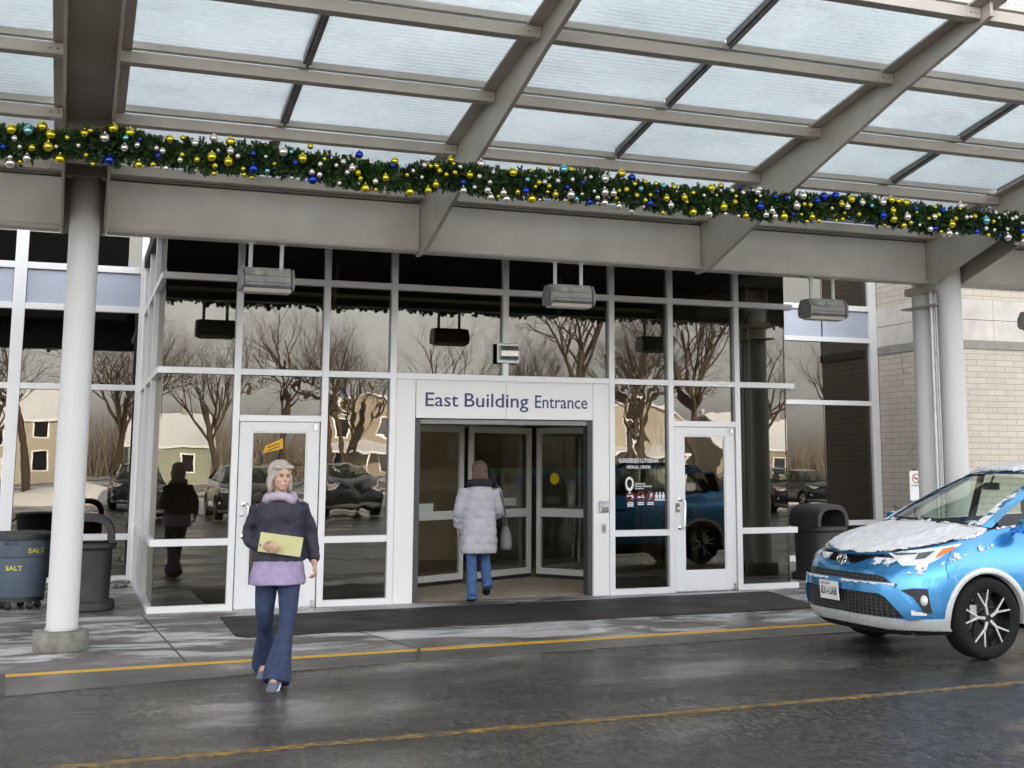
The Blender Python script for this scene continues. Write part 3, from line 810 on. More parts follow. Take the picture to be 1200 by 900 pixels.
# ------------------------------------------------------------------ radiant heaters under the header
def heater(x, label, y=-2.40, zc=3.51, rz=0.0, src=None):
    if src is not None:
        c = copy_tree(src); c.location = (x, y, zc); c.rotation_euler = (0, 0, rz); c['label'] = label; return c
    t = thing('radiant_heater', label, 'heater', (x, y, zc), 0, 'heaters hung under the canopy'); WL[t.name] = Vector((0, 0, 0))
    L = .235
    prof = [(-.13, .03), (-.075, .125), (.075, .125), (.13, .03), (.13, -.06), (.10, -.085), (-.10, -.085), (-.13, -.06)]
    mb = MB(); mb.prism([(-L, a, b) for a, b in prof], (2 * L, 0, 0)); mb.build('housing', M['heater_grey'], t, world=False, bevel=.008)
    mb = MB(); mb.prism([(-L + .012, -.128, .037), (-L + .012, -.078, .122), (L - .012, -.078, .122), (L - .012, -.128, .037)], (0, -.003, .002)); mb.build('sloped_cover', M['heater_top'], t, world=False)
    mb = MB()
    for z in (-.030,): mb.box(-L + .02, L - .02, -.1335, -.1305, z - .003, z + .003)
    mb.build('groove', M['dark_metal'], t, world=False)
    for sx in (-1, 1):
        e = [(-.148, .028), (-.082, .118), (.082, .118), (.148, .028), (.148, -.07), (.11, -.105), (-.11, -.105), (-.148, -.07)]
        mb = MB(); mb.prism([(sx * (L + .004) - (.026 if sx < 0 else 0), a, b) for a, b in e], (.026, 0, 0)); mb.build('end_cap', M['heater_grey'], t, world=False, bevel=.006)
        mb = MB(); mb.tube([(sx * .155 - .01, 0, .12), (sx * .155 - .01, 0, .385)], .021, 12)
        mb.lathe([(.045, .375), (.045, .388)], 14, (sx * .155 - .01, 0, 0)); mb.build('hanger', M['column'], t, True, world=False)
    mb = MB(); mb.prism([(-L, a, b) for a, b in ((-.115, -.088), (.115, -.088), (.085, -.125), (-.085, -.125))], (2 * L, 0, 0)); mb.build('reflector', M['steel_light'], t, world=False, bevel=.004)
    return t
h0 = heater(1.73, 'grey box heater hanging above the left white door')
heater(5.03, 'grey box heater hanging over the entrance sign', src=h0)
heater(8.32, 'grey box heater hanging above the right white door', src=h0)
heater(11.62, 'grey box heater hanging right of the twin columns at the edge', src=h0)

# small light and sensor box on the middle mullion
t = thing('door_sensor', 'small silver sensor box on the middle mullion above the entrance sign', 'sensor', (CX + .03, -.06, 3.07))
mb = MB(); mb.box(CX - .125, CX + .175, -.085, -.056, 2.945, 3.205); mb.build('back_plate', M['alu'], t, bevel=.015)
mb = MB(); P_ = [(-.086, 3.17), (-.15, 3.16), (-.17, 3.10), (-.165, 3.03), (-.13, 2.985), (-.086, 2.98)]
mb.prism([(CX - .095, y, z) for y, z in P_], (.24, 0, 0)); mb.build('hood', M['stainless'], t, bevel=.012)

# card reader and push plate on the right pilaster
t = thing('card_reader', 'grey card reader box mounted on the right white pilaster', 'card reader', (6.43, -.047, 1.12))
mb = MB(); mb.box(6.365, 6.50, -.085, -.047, 1.055, 1.185); mb.build('case', M['stainless'], t, bevel=.008)
mb = MB(); mb.box(6.385, 6.48, -.090, -.086, 1.065, 1.12); mb.build('face_plate', M['heater_grey'], t)
mb = MB(); mb.prism([(6.36, -.088, 1.18), (6.505, -.088, 1.18), (6.505, -.088, 1.20), (6.36, -.088, 1.20)], (0, .04, 0)); mb.build('rain_hood', M['stainless'], t)
t = thing('door_button', 'narrow grey push button plate below the card reader on the pilaster', 'button', (6.43, -.047, .84))
mb = MB(); mb.box(6.40, 6.455, -.060, -.047, .79, .90); mb.build('plate', M['stainless'], t, bevel=.004)
mb = MB(); mb.box(6.413, 6.442, -.066, -.0605, .815, .875); mb.build('button', M['heater_grey'], t, bevel=.003)

# ------------------------------------------------------------------ lettering and decals on the glass
GY = .0145
dc = thing('window_lettering', 'white hospital name lettering on the pane left of the right door', 'lettering', (6.95, GY, 1.68))
text_mesh('lettering', 'GUNDERSEN LUTHERAN', 1, M['white_ink'], dc, (6.67, GY, 1.692), width=.57, height=.058, depth=.001, bold=.02)
text_mesh('lettering', 'MEDICAL CENTER', 1, M['white_ink'], dc, (6.785, GY, 1.615), width=.35, height=.04, depth=.001, bold=.02)
dc = thing('balloon_decal', 'white balloon logo decal with small lines of lettering on the glass', 'decal', (6.82, GY, 1.36))
mb = MB(); n = 36; outer = []; inner = []
for q in range(n):
    a = 2 * PI * q / n; r = 1 - .12 * math.cos(a - PI / 2)
    def P2(k): return (6.823 + .060 * k * math.cos(a), 1.425 + (.082 if math.sin(a) > 0 else .105) * k * math.sin(a) * (1 - .0 * r))
    outer.append(P2(1)); inner.append(P2(.62))
v0 = [mb.bm.verts.new((x, GY - .001, z)) for x, z in outer]; v1 = [mb.bm.verts.new((x, GY - .001, z)) for x, z in inner]
for q in range(n): mb.bm.faces.new((v0[q], v0[(q + 1) % n], v1[(q + 1) % n], v1[q]))
mb.prism([(6.823, GY, 1.325), (6.803, GY, 1.288), (6.843, GY, 1.288)], (0, -.001, 0))
mb.build('balloon', M['white_ink'], dc, recalc=False)
for s_, z, w_ in (("Children's", 1.405, .15), ('Miracle Network', 1.372, .245), ('Hospitals', 1.345, .13)):
    text_mesh('lettering', s_, 1, M['white_ink'], dc, (6.90, GY, z), width=w_, height=.026, depth=.001, bold=.02)
for x, lab in ((6.835, 'no guns'), (6.985, 'no smoking'), (7.125, 'no lightning')):
    t = thing('prohibition_decal', {'no guns': 'round dark red decal crossing out a white handgun on the glass', 'no smoking': 'round dark red decal crossing out a white cigarette on the glass', 'no lightning': 'round dark red decal with a white flash on the glass'}[lab], 'decal', (x, GY, 1.25), 0, 'round red decals on the pane')
    mb = MB(); ring_pts = 28
    a0 = [mb.bm.verts.new((x + .064 * math.cos(2 * PI * q / ring_pts), GY - .001, 1.25 + .064 * math.sin(2 * PI * q / ring_pts))) for q in range(ring_pts)]
    a1 = [mb.bm.verts.new((x + .050 * math.cos(2 * PI * q / ring_pts), GY - .001, 1.25 + .050 * math.sin(2 * PI * q / ring_pts))) for q in range(ring_pts)]
    for q in range(ring_pts): mb.bm.faces.new((a0[q], a0[(q + 1) % ring_pts], a1[(q + 1) % ring_pts], a1[q]))
    c45 = .046 * .707
    mb.poly([(x - c45 - .005, GY - .0022, 1.25 + c45 - .005), (x - c45 + .005, GY - .0022, 1.25 + c45 + .005), (x + c45 + .005, GY - .0022, 1.25 - c45 + .005), (x + c45 - .005, GY - .0022, 1.25 - c45 - .005)])
    mb.build('ring', M['dark_red'], t, recalc=False)
    mb = MB()
    sh = {'no guns': [(-.045, .018), (.03, .022), (.045, .0), (.035, -.036), (.014, -.036), (.008, -.004), (-.045, .0)],
          'no smoking': [(-.045, -.018), (-.04, .004), (.0, .0), (.036, .03), (.04, .024), (.012, -.002), (.045, -.004), (.045, -.02)],
          'no lightning': [(-.02, .0), (.004, .042), (.03, .042), (.022, .012), (.036, .006), (-.022, -.045), (-.002, -.008)]}[lab]
    mb.prism([(x + a, GY - .0004, 1.25 + b) for a, b in sh], (0, -.0008, 0)); mb.build('symbol', M['white_ink'], t)
    mb = MB()
    for q in range(2 + (lab == 'no guns')): mb.box(x - .045, x + .045, GY - .001, GY, 1.162 - q * .022, 1.176 - q * .022)
    mb.build('caption', M['white_ink'], t)
t = thing('people_decal', 'white decal of three small figures standing in a row on the glass', 'decal', (7.27, GY, 1.25))
mb = MB()
for q in (-.05, 0, .05):
    mb.lathe([(.0005, 0), (.014, 0), (.014, .001), (.0005, .001)], 12, (7.262 + q, GY - .001, 1.292), 'y')
    mb.prism([(7.262 + q + a, GY, 1.27 + b) for a, b in ((-.03, -.02), (-.012, .006), (.012, .006), (.03, -.02), (.014, -.02), (.02, -.05), (-.02, -.05), (-.014, -.02))], (0, -.001, 0))
mb.box(7.185, 7.34, GY - .001, GY, 1.195, 1.212)
mb.build('figures', M['white_ink'], t)
t = thing('paper_notice', 'orange paper notice taped at an angle inside the left door glass', 'notice', (2.21, .0, 1.86))
mb = MB(); pts = [(2.075, 1.795), (2.105, 1.885), (2.305, 1.975), (2.31, 1.855)]
mb.prism([(x, -.0072, z) for x, z in pts], (0, -.0006, 0)); mb.build('sheet', M['paper_orange'], t)
mb = MB()
for q in (0, 1): mb.prism([(2.13, -.0082, 1.855 - .035 * q), (2.27, -.0082, 1.91 - .035 * q), (2.27, -.0082, 1.922 - .035 * q), (2.13, -.0082, 1.867 - .035 * q)], (0, -.0004, 0))
mb.build('print', M['black_ink'], t)

# ------------------------------------------------------------------ garland
GYY, GZ = -4.45, 4.262
gar = thing('christmas_garland', 'green fir garland studded with gold, silver, blue and teal baubles strung across the canopy', 'garland', (CX, GYY, GZ))
rng = random.Random(3)
kf = N('fir_green'); vv = kf.coord(); cc = kf.ramp(kf.noise(vv, 7, 4), [(.3, (.016, .045, .012)), (.55, (.036, .082, .022)), (.8, (.075, .13, .04))])
kf.pbr(cc, .55, 0); M['fir'] = kf.m
def gz(x): return GZ + .022 * math.sin(x * 1.9) + .018 * math.sin(x * 4.3 + 1) - .010 * math.sin(x * .55)
mb = MB()
def sprig(p, d, L, w):
    d = d.normalized(); ref = Vector((0, 0, 1)) if abs(d.z) < .8 else Vector((1, 0, 0))
    u = d.cross(ref).normalized(); v = u.cross(d)
    for q in range(5):
        a = q * 2 * PI / 5 + rng.random()
        side = (u * math.cos(a) + v * math.sin(a))
        tip = p + d * L * rng.uniform(.75, 1) + side * w
        b = (d.cross(side)).normalized() * .010
        f0, f1 = p + side * .004 - b * .6, p + side * .004 + b * .6
        mb.bm.faces.new([mb.bm.verts.new(t_) for t_ in (f0, f1, tip + b, tip + d * .006, tip - b)])
x = -6.4
while x < 13.0:
    lump = .85 + .28 * mnoise.noise(Vector((x * 2.6, 0, 0)))
    for q in range(7):
        a = rng.uniform(0, 2 * PI); rr = rng.uniform(.03, .125) * lump
        p = Vector((x + rng.uniform(-.02, .02), GYY + rr * math.cos(a), gz(x) + rr * math.sin(a)))
        d = Vector((rng.uniform(-.8, .8), math.cos(a) + rng.uniform(-.3, .3), math.sin(a) + rng.uniform(-.3, .3) - .05))
        sprig(p, d, rng.uniform(.045, .095) * lump, rng.uniform(.018, .032))
    x += .0125
mb.tube([(x_ * .25, GYY, gz(x_ * .25)) for x_ in range(-26, 53)], .055, 8)
mb.build('foliage', M['fir'], gar, recalc=False)
def bauble_mat(name, col, rough):
    return mat(name, col, rough, .85, .08, 20, rvar=.05)
BM = [bauble_mat('bauble_silver', (.72, .68, .63), .16), bauble_mat('bauble_gold', (.62, .52, .04), .18), bauble_mat('bauble_blue', (.02, .06, .42), .16), bauble_mat('bauble_teal', (.18, .50, .58), .16)]
spots = []
x = -6.3
while x < 12.9:
    for q in range(2):
        a = PI + .18 + math.asin(rng.uniform(-.92, .92))     # mostly on the side of the drive
        if rng.random() < .2: a += PI
        big = rng.random()
        r = .042 if big < .24 else (.034 if big < .42 else rng.uniform(.018, .028))
        rr = rng.uniform(.145, .18)
        m_ = rng.choices((0, 1, 2, 3), (.42, .42, .12, .04))[0]
        spots.append((x + rng.uniform(-.05, .05), GYY + rr * math.cos(a), gz(x) + rr * math.sin(a) * 1.05, r, m_))
    x += .039
clean = []
for s_ in spots:
    if all((s_[0] - t_[0]) ** 2 + (s_[1] - t_[1]) ** 2 + (s_[2] - t_[2]) ** 2 > (s_[3] + t_[3]) ** 2 for t_ in clean[-10:]): clean.append(s_)
spots = clean
vis = [s_ for s_ in spots if -.8 < s_[0] < 10.6 and s_[1] < GYY]
vis.sort(key=lambda q: -q[3])
first = vis[:100]
ids = set(id(q) for q in first)
base = {}
for s_ in first:
    key = s_[4]
    if key not in base:
        b_ = MB(); b_.ellip((0, 0, 0), 1, 1, 1, 20, 14); b_.lathe([(.22, .95), (.22, 1.18), (.10, 1.22)], 10)
        o = b_.build('bauble', BM[key], gar, True, world=False); base[key] = o
    else:
        o = base[key].copy(); COL.objects.link(o); o.parent = gar
    o.location = Vector(s_[:3]) - WL[gar.name]; o.scale = (s_[3],) * 3
mb = MB()
for s_ in spots:
    if id(s_) not in ids: mb.ellip(s_[:3], s_[3], s_[3], s_[3], 14, 10, m=s_[4])
tag(mb.build('small_baubles', BM, gar, True), kind='stuff')
# ------------------------------------------------------------------ bins
def salt_bin():
    X, Y = -.50, 1.05
    t = thing('salt_bin', 'round blue grey plastic bin on casters stencilled SALT in yellow beside the white column', 'bin', (X, Y, 0))
    mb = MB(); mb.lathe([(.225, .135), (.245, .135), (.26, .16), (.30, .60), (.315, .61), (.318, .62), (.333, .80), (.345, .805), (.345, .835), (.33, .84), (.31, .83), (.25, .2), (.02, .19)], 48, (X, Y, 0)); mb.build('body', M['bin_grey'], t, True)
    mb = MB(); mb.lathe([(.352, .80), (.356, .845), (.35, .868), (.30, .885), (.10, .893), (.001, .894)], 48, (X, Y, 0)); o = mb.build('lid', M['black_plastic'], t, True)
    for v in o.data.vertices: v.co.z += .014 * mnoise.noise(v.co * 11)
    mb = MB(); mb.lathe([(.24, .095), (.262, .10), (.262, .15), (.24, .155)], 40, (X, Y, 0)); mb.build('dolly', M['black_plastic'], t, True)
    for q in range(5):
        a = q * 2 * PI / 5 + .3
        cx, cy = X + .2 * math.cos(a), Y + .2 * math.sin(a)
        mb = MB(); mb.lathe([(.012, -.016), (.040, -.016), (.042, 0), (.040, .016), (.012, .016)], 18, (cx, cy, .042), 'y'); c = mb.build('caster', M['rubber'], t, True)
        mb = MB(); mb.box(cx - .03, cx + .03, cy - .022, cy - .018, .04, .10); mb.box(cx - .03, cx + .03, cy + .018, cy + .022, .04, .10); mb.build('fork', M['black_plastic'], c)
    for sx in (1, -1):
        mb = MB(); mb.tube([(X + sx * .335, Y - .07, .80), (X + sx * .385, Y - .06, .76), (X + sx * .385, Y + .06, .76), (X + sx * .335, Y + .07, .80)], .016, 8); mb.build('handle', M['bin_grey'], t, True)
    rad = lambda z: .318 + (z - .62) * .083 if z > .61 else .26 + (z - .16) * .0909
    def bend_text(s_, z, h, w, ang, m, gap=0):
        o = text_mesh('lettering', s_, 1, m, t, (0, 0, z), width=w, height=h, depth=.001, bend=(X, Y, rad, R(ang)), bold=.015)
    bend_text('SALT', .655, .055, .20, -78, M['yellow_stencil'])
    bend_text('SALT', .46, .055, .19, -124, M['yellow_stencil'])
    bend_text('BRUTE', .745, .032, .15, -124, M['black_ink'])
    return t
salt_bin()

def litter_bin(x, y, rz, label, src=None):
    if src is not None:
        c = copy_tree(src); c.location = (x, y, 0); c.rotation_euler = (0, 0, rz); c['label'] = label; return c
    t = thing('litter_bin', label, 'litter bin', (x, y, 0), rz, 'charcoal litter bins'); WL[t.name] = Vector((0, 0, 0))
    def sq(r, z, n=40, p=3.6):
        out = []
        for q in range(n):
            a = 2 * PI * q / n; c, s_ = math.cos(a), math.sin(a)
            k = (abs(c) ** p + abs(s_) ** p) ** (-1 / p)
            out.append((r * k * c, r * k * s_, z))
        return out
    mb = MB(); mb.rings([sq(r, z) for r, z in ((.345, .002), (.362, .02), (.362, .085), (.35, .10), (.305, .115), (.298, .14), (.312, .68), (.335, .70), (.352, .715), (.352, .755), (.34, .765), (.10, .77))])
    mb.build('body', M['bin_charcoal'], t, True, world=False)
    # domed hood: a rounded arch open at both ends
    W_, H_, D_ = .335, .335, .30
    def arch(w, h, z0, n=18, p=3.0):
        return [(w * math.copysign(abs(math.cos(PI * q / n)) ** (2 / p), math.cos(PI * q / n)), z0 + h * math.sin(PI * q / n) ** (2 / p)) for q in range(n + 1)]
    mb = MB()
    secs = [(-D_, .955, .90), (-D_ + .03, .985, .97), (0, 1.0, 1.0), (D_ - .03, .985, .97), (D_, .955, .90)]
    rows_o, rows_i = [], []
    for y_, sw, sh in secs:
        rows_o.append([mb.bm.verts.new((a, y_, b)) for a, b in arch(W_ * sw, H_ * sh, .765)])
        rows_i.append([mb.bm.verts.new((a, y_, b)) for a, b in arch(.255, .25, .765)])
    n = len(rows_o[0])
    for a, b in zip(rows_o, rows_o[1:]):
        for q in range(n - 1): mb.bm.faces.new((a[q], a[q + 1], b[q + 1], b[q]))
    for a, b in zip(rows_i, rows_i[1:]):
        for q in range(n - 1): mb.bm.faces.new((a[q + 1], a[q], b[q], b[q + 1]))
    for a, b in ((rows_o[0], rows_i[0]), (rows_i[-1], rows_o[-1])):
        for q in range(n - 1): mb.bm.faces.new((a[q], b[q], b[q + 1], a[q + 1]))
    mb.build('hood', M['bin_charcoal'], t, True, world=False, angle=45)
    mb = MB(); mb.lathe([(.02, .771), (.22, .771), (.225, .774)], 24); mb.build('bag_opening', M['black_plastic'], t, True, world=False)
    return t
lb = litter_bin(.17, .72, 0, 'charcoal litter bin with an arched hood between the white column and the glass corner')
litter_bin(10.35, 1.05, R(13), 'charcoal litter bin with a domed hood in front of the right window wall', src=lb)

# no smoking sign on a post by the brick
t = thing('no_smoking_sign', 'small white no smoking sign on a dark post beside the right columns', 'sign', (12.2, 1.2, 0))
mb = MB(); mb.box(12.20, 12.24, 1.212, 1.25, 0, 1.60); mb.build('post', M['dark_metal'], t)
mb = MB(); mb.prism([(12.11 + a, 1.21, 1.115 + b) for a, b in ((.02, 0), (.22, 0), (.24, .02), (.24, .44), (.22, .46), (.02, .46), (0, .44), (0, .02))], (0, -.004, 0)); mb.build('board', M['white_ink'], t)
mb = MB(); n = 32
for r0, r1 in ((.075, .060),):
    a0 = [mb.bm.verts.new((12.23 + r0 * math.cos(2 * PI * q / n), 1.2045, 1.455 + r0 * math.sin(2 * PI * q / n))) for q in range(n)]
    a1 = [mb.bm.verts.new((12.23 + r1 * math.cos(2 * PI * q / n), 1.2045, 1.455 + r1 * math.sin(2 * PI * q / n))) for q in range(n)]
    for q in range(n): mb.bm.faces.new((a0[q], a0[(q + 1) % n], a1[(q + 1) % n], a1[q]))
mb.poly([(12.23 - .05, 1.2035, 1.455 + .04), (12.23 - .04, 1.2035, 1.455 + .05), (12.23 + .05, 1.2035, 1.455 - .04), (12.23 + .04, 1.2035, 1.455 - .05)])
mb.build('prohibition_ring', M['red_ink'], t, recalc=False)
mb = MB(); mb.box(12.185, 12.265, 1.2038, 1.2055, 1.446, 1.462); mb.build('cigarette', M['black_ink'], t)
text_mesh('lettering', 'NO SMOKING', 1, M['black_ink'], t, (12.135, 1.2045, 1.335), width=.19, height=.026, depth=.0006)

# ------------------------------------------------------------------ blue car
PAINT = {}
def car_paint(name, col, metal=.55, rough=.32):
    k = N(name); v = k.coord()
    d = k.ramp(k.noise(v, 2.0, 5, .65), [(.45, 0.0), (.85, .16)])
    low = k.n('ShaderNodeSeparateXYZ'); k.l(v, low.inputs[0])
    k.pbr(k.mix(d, col, (.30, .30, .30)), k.ramp(k.noise(v, 4, 4), [(.3, rough - .08), (.7, rough + .1)]), metal, None, Coat_Weight=.9, Coat_Roughness=.06)
    return k.m
M['blue_paint'] = car_paint('blue_car_paint', (.05, .29, .63), .68, .24)
M['skid_silver'] = mat('skid_silver', (.64, .65, .66), .30, .35, .08, 6)
k = N('mesh_grille'); tcg = k.n('ShaderNodeTexCoord'); mpg = k.n('ShaderNodeMapping'); mpg.inputs['Scale'].default_value = (1, 20, 34); k.l(tcg.outputs['Object'], mpg.inputs['Vector'])
vg = k.n('ShaderNodeTexVoronoi', feature='DISTANCE_TO_EDGE'); vg.inputs['Scale'].default_value = 1.0; vg.inputs['Randomness'].default_value = .12
k.l(mpg.outputs[0], vg.inputs['Vector'])
ed = k.ramp(vg.outputs['Distance'], [(.10, 1.0), (.2, 0.0)])
k.pbr(k.mix(ed, (.004, .004, .004), (.05, .05, .052)), .4, 0, k.bump(ed, 1.0, .02))
M['grille'] = k.m
M['lamp_lens'] = mat('lamp_reflector', (.86, .86, .86), .14, .25, .08, 14, Coat_Weight=1.0, Coat_Roughness=.02)
M['lamp_dark'] = mat('lamp_inner', (.20, .20, .21), .15, .6, .3, 18, Coat_Weight=1.0)
M['amber'] = mat('amber_lens', (.60, .17, .03), .15, .1, .1, 20, Coat_Weight=1.0)
M['car_black'] = mat('car_black_trim', (.016, .016, .017), .5, 0, .2, 15)
M['gloss_black'] = mat('gloss_black', (.008, .008, .009), .12, 0, .1, 8, rvar=.05)
M['rim_bright'] = mat('rim_bright', (.70, .71, .72), .25, .9, .08, 20, rvar=.02)
M['car_inner'] = mat('car_interior', (.022, .022, .024), .7)
M['plate_white'] = mat('plate_white', (.75, .75, .74), .4, 0, .06, 20)

def patch(mb, poly, off=0.0, side=1, step=.045, thick=0.0, bulge=None):
    """a piece of the car's shell: polygon in (t, z) mapped on to the outline, lifted by off"""
    bm = bmesh.new()
    pts = []
    n = len(poly)
    for i in range(n):
        a, b = Vector(poly[i]), Vector(poly[(i + 1) % n])
        k_ = max(1, int((b - a).length / step))
        for q in range(k_): pts.append(a.lerp(b, q / k_))
    f = bm.faces.new([bm.verts.new((p.x, p.y, 0)) for p in pts])
    xs = [p.x for p in pts]; ys = [p.y for p in pts]
    x = math.ceil(min(xs) / step) * step
    while x < max(xs):
        bmesh.ops.bisect_plane(bm, geom=bm.verts[:] + bm.edges[:] + bm.faces[:], plane_co=(x, 0, 0), plane_no=(1, 0, 0)); x += step
    y = math.ceil(min(ys) / step) * step
    while y < max(ys):
        bmesh.ops.bisect_plane(bm, geom=bm.verts[:] + bm.edges[:] + bm.faces[:], plane_co=(0, y, 0), plane_no=(0, 1, 0)); y += step
    def pos(t, z, o):
        s_, y_ = shell(t, z)
        if o or bulge:
            e = .004
            a0, a1 = shell(t - e, z), shell(t + e, z); b0, b1 = shell(t, z - e), shell(t, z + e)
            du = Vector((a1[0] - a0[0], a1[1] - a0[1], 0)); dv = Vector((b1[0] - b0[0], b1[1] - b0[1], 2 * e))
            nn = dv.cross(du)
            if nn.length > 1e-12: nn.normalize()
            if nn.x > 0 and abs(t) < .9: nn = -nn
            if abs(t) >= .9 and nn.y * y_ < 0: nn = -nn
            oo = o + (bulge(t, z) if bulge else 0)
            return Vector((s_, -y_ * side, z)) + Vector((nn.x, -nn.y * side, nn.z)) * oo
        return Vector((s_, -y_ * side, z))
    mp = {}
    for v in bm.verts: mp[v] = mb.bm.verts.new(pos(v.co.x, v.co.y, off))
    for f in bm.faces:
        try: mb.bm.faces.new([mp[v] for v in f.verts])
        except ValueError: pass
    if thick:
        bd = [e for e in bm.edges if len(e.link_faces) == 1]
        mq = {}
        for e in bd:
            for v in e.verts:
                if v not in mq: mq[v] = mb.bm.verts.new(pos(v.co.x, v.co.y, off - thick))
        for e in bd:
            a, b = e.verts
            mb.bm.faces.new((mp[a], mp[b], mq[b], mq[a]))
    bm.free()

def ztop(t):
    """the shut line between wings and bonnet, as height along the outline"""
    return lerp_tab([(0, .868), (.072, .881), (.263, .908), (.497, .952), (.727, .998), (1.0, 1.055), (1.15, 1.10), (1.3, 1.118), (2.5, 1.16), (4.4, 1.22)], abs(t))
def sz(s, z): return (t_from_s(s, z), z)
WX0, WX1, WR, AR = 1.01, 3.67, .352, .405

def make_car(name, label, loc, paint, snow=True, detail=True, plate=None, group=None, rz=0.0):
    root = thing(name, label, 'car', loc, rz, group); WL[root.name] = Vector((0, 0, 0))
    B = lambda mb, nm, m, par=root, **kw: mb.build(nm, m, par, world=False, **kw)
    TE = t_from_s(4.15, .6)
    def arch_pts(c):
        pts = []
        z0 = .30
        a0 = math.asin((z0 - .345) / AR)
        for q in range(25):
            a = PI - a0 - (PI - 2 * a0) * q / 24
            pts.append(sz(c + AR * math.cos(a), .345 + AR * math.sin(a)))
        return pts
    # shell: nose, wings and flanks as one skin with wheel openings
    mb = MB()
    for side in (1, -1):
        bot = [(0, .25)] + [(q * .1, .25) for q in range(1, 9)]
        bot = [(0, .27), (.3, .27), (.6, .28), (.8, .29)]
        low = bot + arch_pts(WX0) + [sz(1.6, .27), sz(2.4, .27), sz(3.1, .27)] + arch_pts(WX1) + [(TE, .32)]
        top = [(TE, ztop(TE))] + [(q * .1, ztop(q * .1)) for q in range(int(TE * 10), -1, -1)]
        patch(mb, low + top, side=side, step=.05)
    bmesh.ops.remove_doubles(mb.bm, verts=mb.bm.verts, dist=.0015)
    B(mb, 'body', paint, smooth=True, recalc=True, angle=50)
    # tail
    mb = MB(); rg = []
    for z in (.32, .5, .75, 1.0, 1.2, 1.24):
        s0, y0 = shell(TE, z); rg.append([(s0 + .40 * math.sin(PI * q / 12) ** .6 - (.10 if z > 1 else 0) * math.sin(PI * q / 12), y0 * math.copysign(abs(math.cos(PI * q / 12)) ** .55, math.cos(PI * q / 12)), z) for q in range(13)])
    mb.rings(rg, False, False); B(mb, 'tailgate', paint, smooth=True)
    # bonnet
    mb = MB(); T1 = 1.16; nT, nK = 28, 14
    def hood_pt(t, kk, off=0.0):
        zb = ztop(t); s_, y_ = shell(t, zb)
        u = t / T1
        sc = .235 + (1.03 - .235) * (u ** 1.0 if u > 0 else 0) * 1.0
        sc = lerp_tab([(0, .235), (.072, .27), (.263, .36), (.497, .50), (.727, .66), (1.0, .90), (T1, 1.03)], t)
        zc = lerp_tab([(.235, .872), (.27, .898), (.36, .945), (.5, 1.0), (.66, 1.055), (.9, 1.115), (1.03, 1.14)], sc)
        f = 1 - (1 - kk) ** 2
        ridge = .012 * math.exp(-((kk - .42) / .10) ** 2) * min(1, u * 2)
        return Vector((s_ + (sc - s_) * kk, y_ * (1 - kk), zb + (zc - zb) * f + ridge + off))
    for side in (1, -1):
        g = [[mb.bm.verts.new(Vector((p.x, -p.y * side, p.z))) for p in (hood_pt(T1 * i / nT, j / nK) for j in range(nK + 1))] for i in range(nT + 1)]
        for i in range(nT):
            for j in range(nK):
                try: mb.bm.faces.new((g[i][j], g[i][j + 1], g[i + 1][j + 1], g[i + 1][j]))
                except ValueError: pass
    bmesh.ops.remove_doubles(mb.bm, verts=mb.bm.verts, dist=.001)
    B(mb, 'bonnet', paint, smooth=True, angle=60)
    # scuttle, windscreen, roof, sides
    def ws(u, v):                        # u -1..1 across, v 0..1 up
        yb, yt = .735, .555
        xb = 1.03 + .10 * abs(u) ** 2; zb = 1.145 - .022 * u * u
        xt = 1.86 + .14 * u * u; zt = 1.585 - .035 * u * u
        b = .03 * math.sin(PI * v)
        return Vector((xb + (xt - xb) * v - b * .4, u * (yb + (yt - yb) * v), zb + (zt - zb) * v + b * .6))
    def grid(mb, fn, nu, nv):
        g = [[mb.bm.verts.new(fn(i / nu, j / nv)) for j in range(nv + 1)] for i in range(nu + 1)]
        for i in range(nu):
            for j in range(nv): mb.bm.faces.new((g[i][j], g[i + 1][j], g[i + 1][j + 1], g[i][j + 1]))
    mb = MB(); grid(mb, lambda a, b: ws(-.9 + 1.8 * a, .02 + .95 * b), 24, 10)
    B(mb, 'windscreen', M['car_glass'], smooth=True)
    for sg_ in (-1, 1):
        mb = MB()
        for v0_, v1_ in [(q / 10, (q + 1) / 10) for q in range(10)]:
            ps = [ws(sg_ * .90, v0_), ws(sg_ * 1.0, v0_), ws(sg_ * 1.0, v1_), ws(sg_ * .90, v1_)]
            mb.bm.faces.new([mb.bm.verts.new(p + Vector((0, 0, .004))) for p in ps])
            ps = [ws(sg_ * 1.0, v0_), ws(sg_ * 1.0, v0_) + Vector((.10, sg_ * .012, -.012)), ws(sg_ * 1.0, v1_) + Vector((.10, sg_ * .008, -.008)), ws(sg_ * 1.0, v1_)]
            mb.bm.faces.new([mb.bm.verts.new(p + Vector((0, 0, .004))) for p in ps])
        bmesh.ops.remove_doubles(mb.bm, verts=mb.bm.verts, dist=.001)
        B(mb, 'screen_frame', paint, smooth=True)
    def roof(a, b):                      # a 0..1 front to rear, b 0..1 across
        u = -1 + 2 * b
        xf = 1.86 + .14 * u * u
        x_ = xf + (4.10 - xf) * a
        zc = lerp_tab([(1.8, 1.575), (2.0, 1.612), (2.3, 1.645), (2.7, 1.665), (3.3, 1.66), (3.8, 1.625), (4.15, 1.575)], x_)
        w_ = lerp_tab([(1.85, .555), (2.4, .59), (3.5, .585), (4.15, .53)], x_)
        return Vector((x_, u * w_, zc - .04 * abs(u) ** 2.6))
    mb = MB(); grid(mb, roof, 26, 16); B(mb, 'roof', paint, smooth=True)
    def rearwin(a, b):
        u = -1 + 2 * a; p = roof(1.0, a); yb = .80 * u; xb = shell(TE, 1.2)[0] + .30 * max(0, 1 - abs(u) ** 3.2) ** .8 + .02
        return p.lerp(Vector((xb, yb, 1.232)), b)
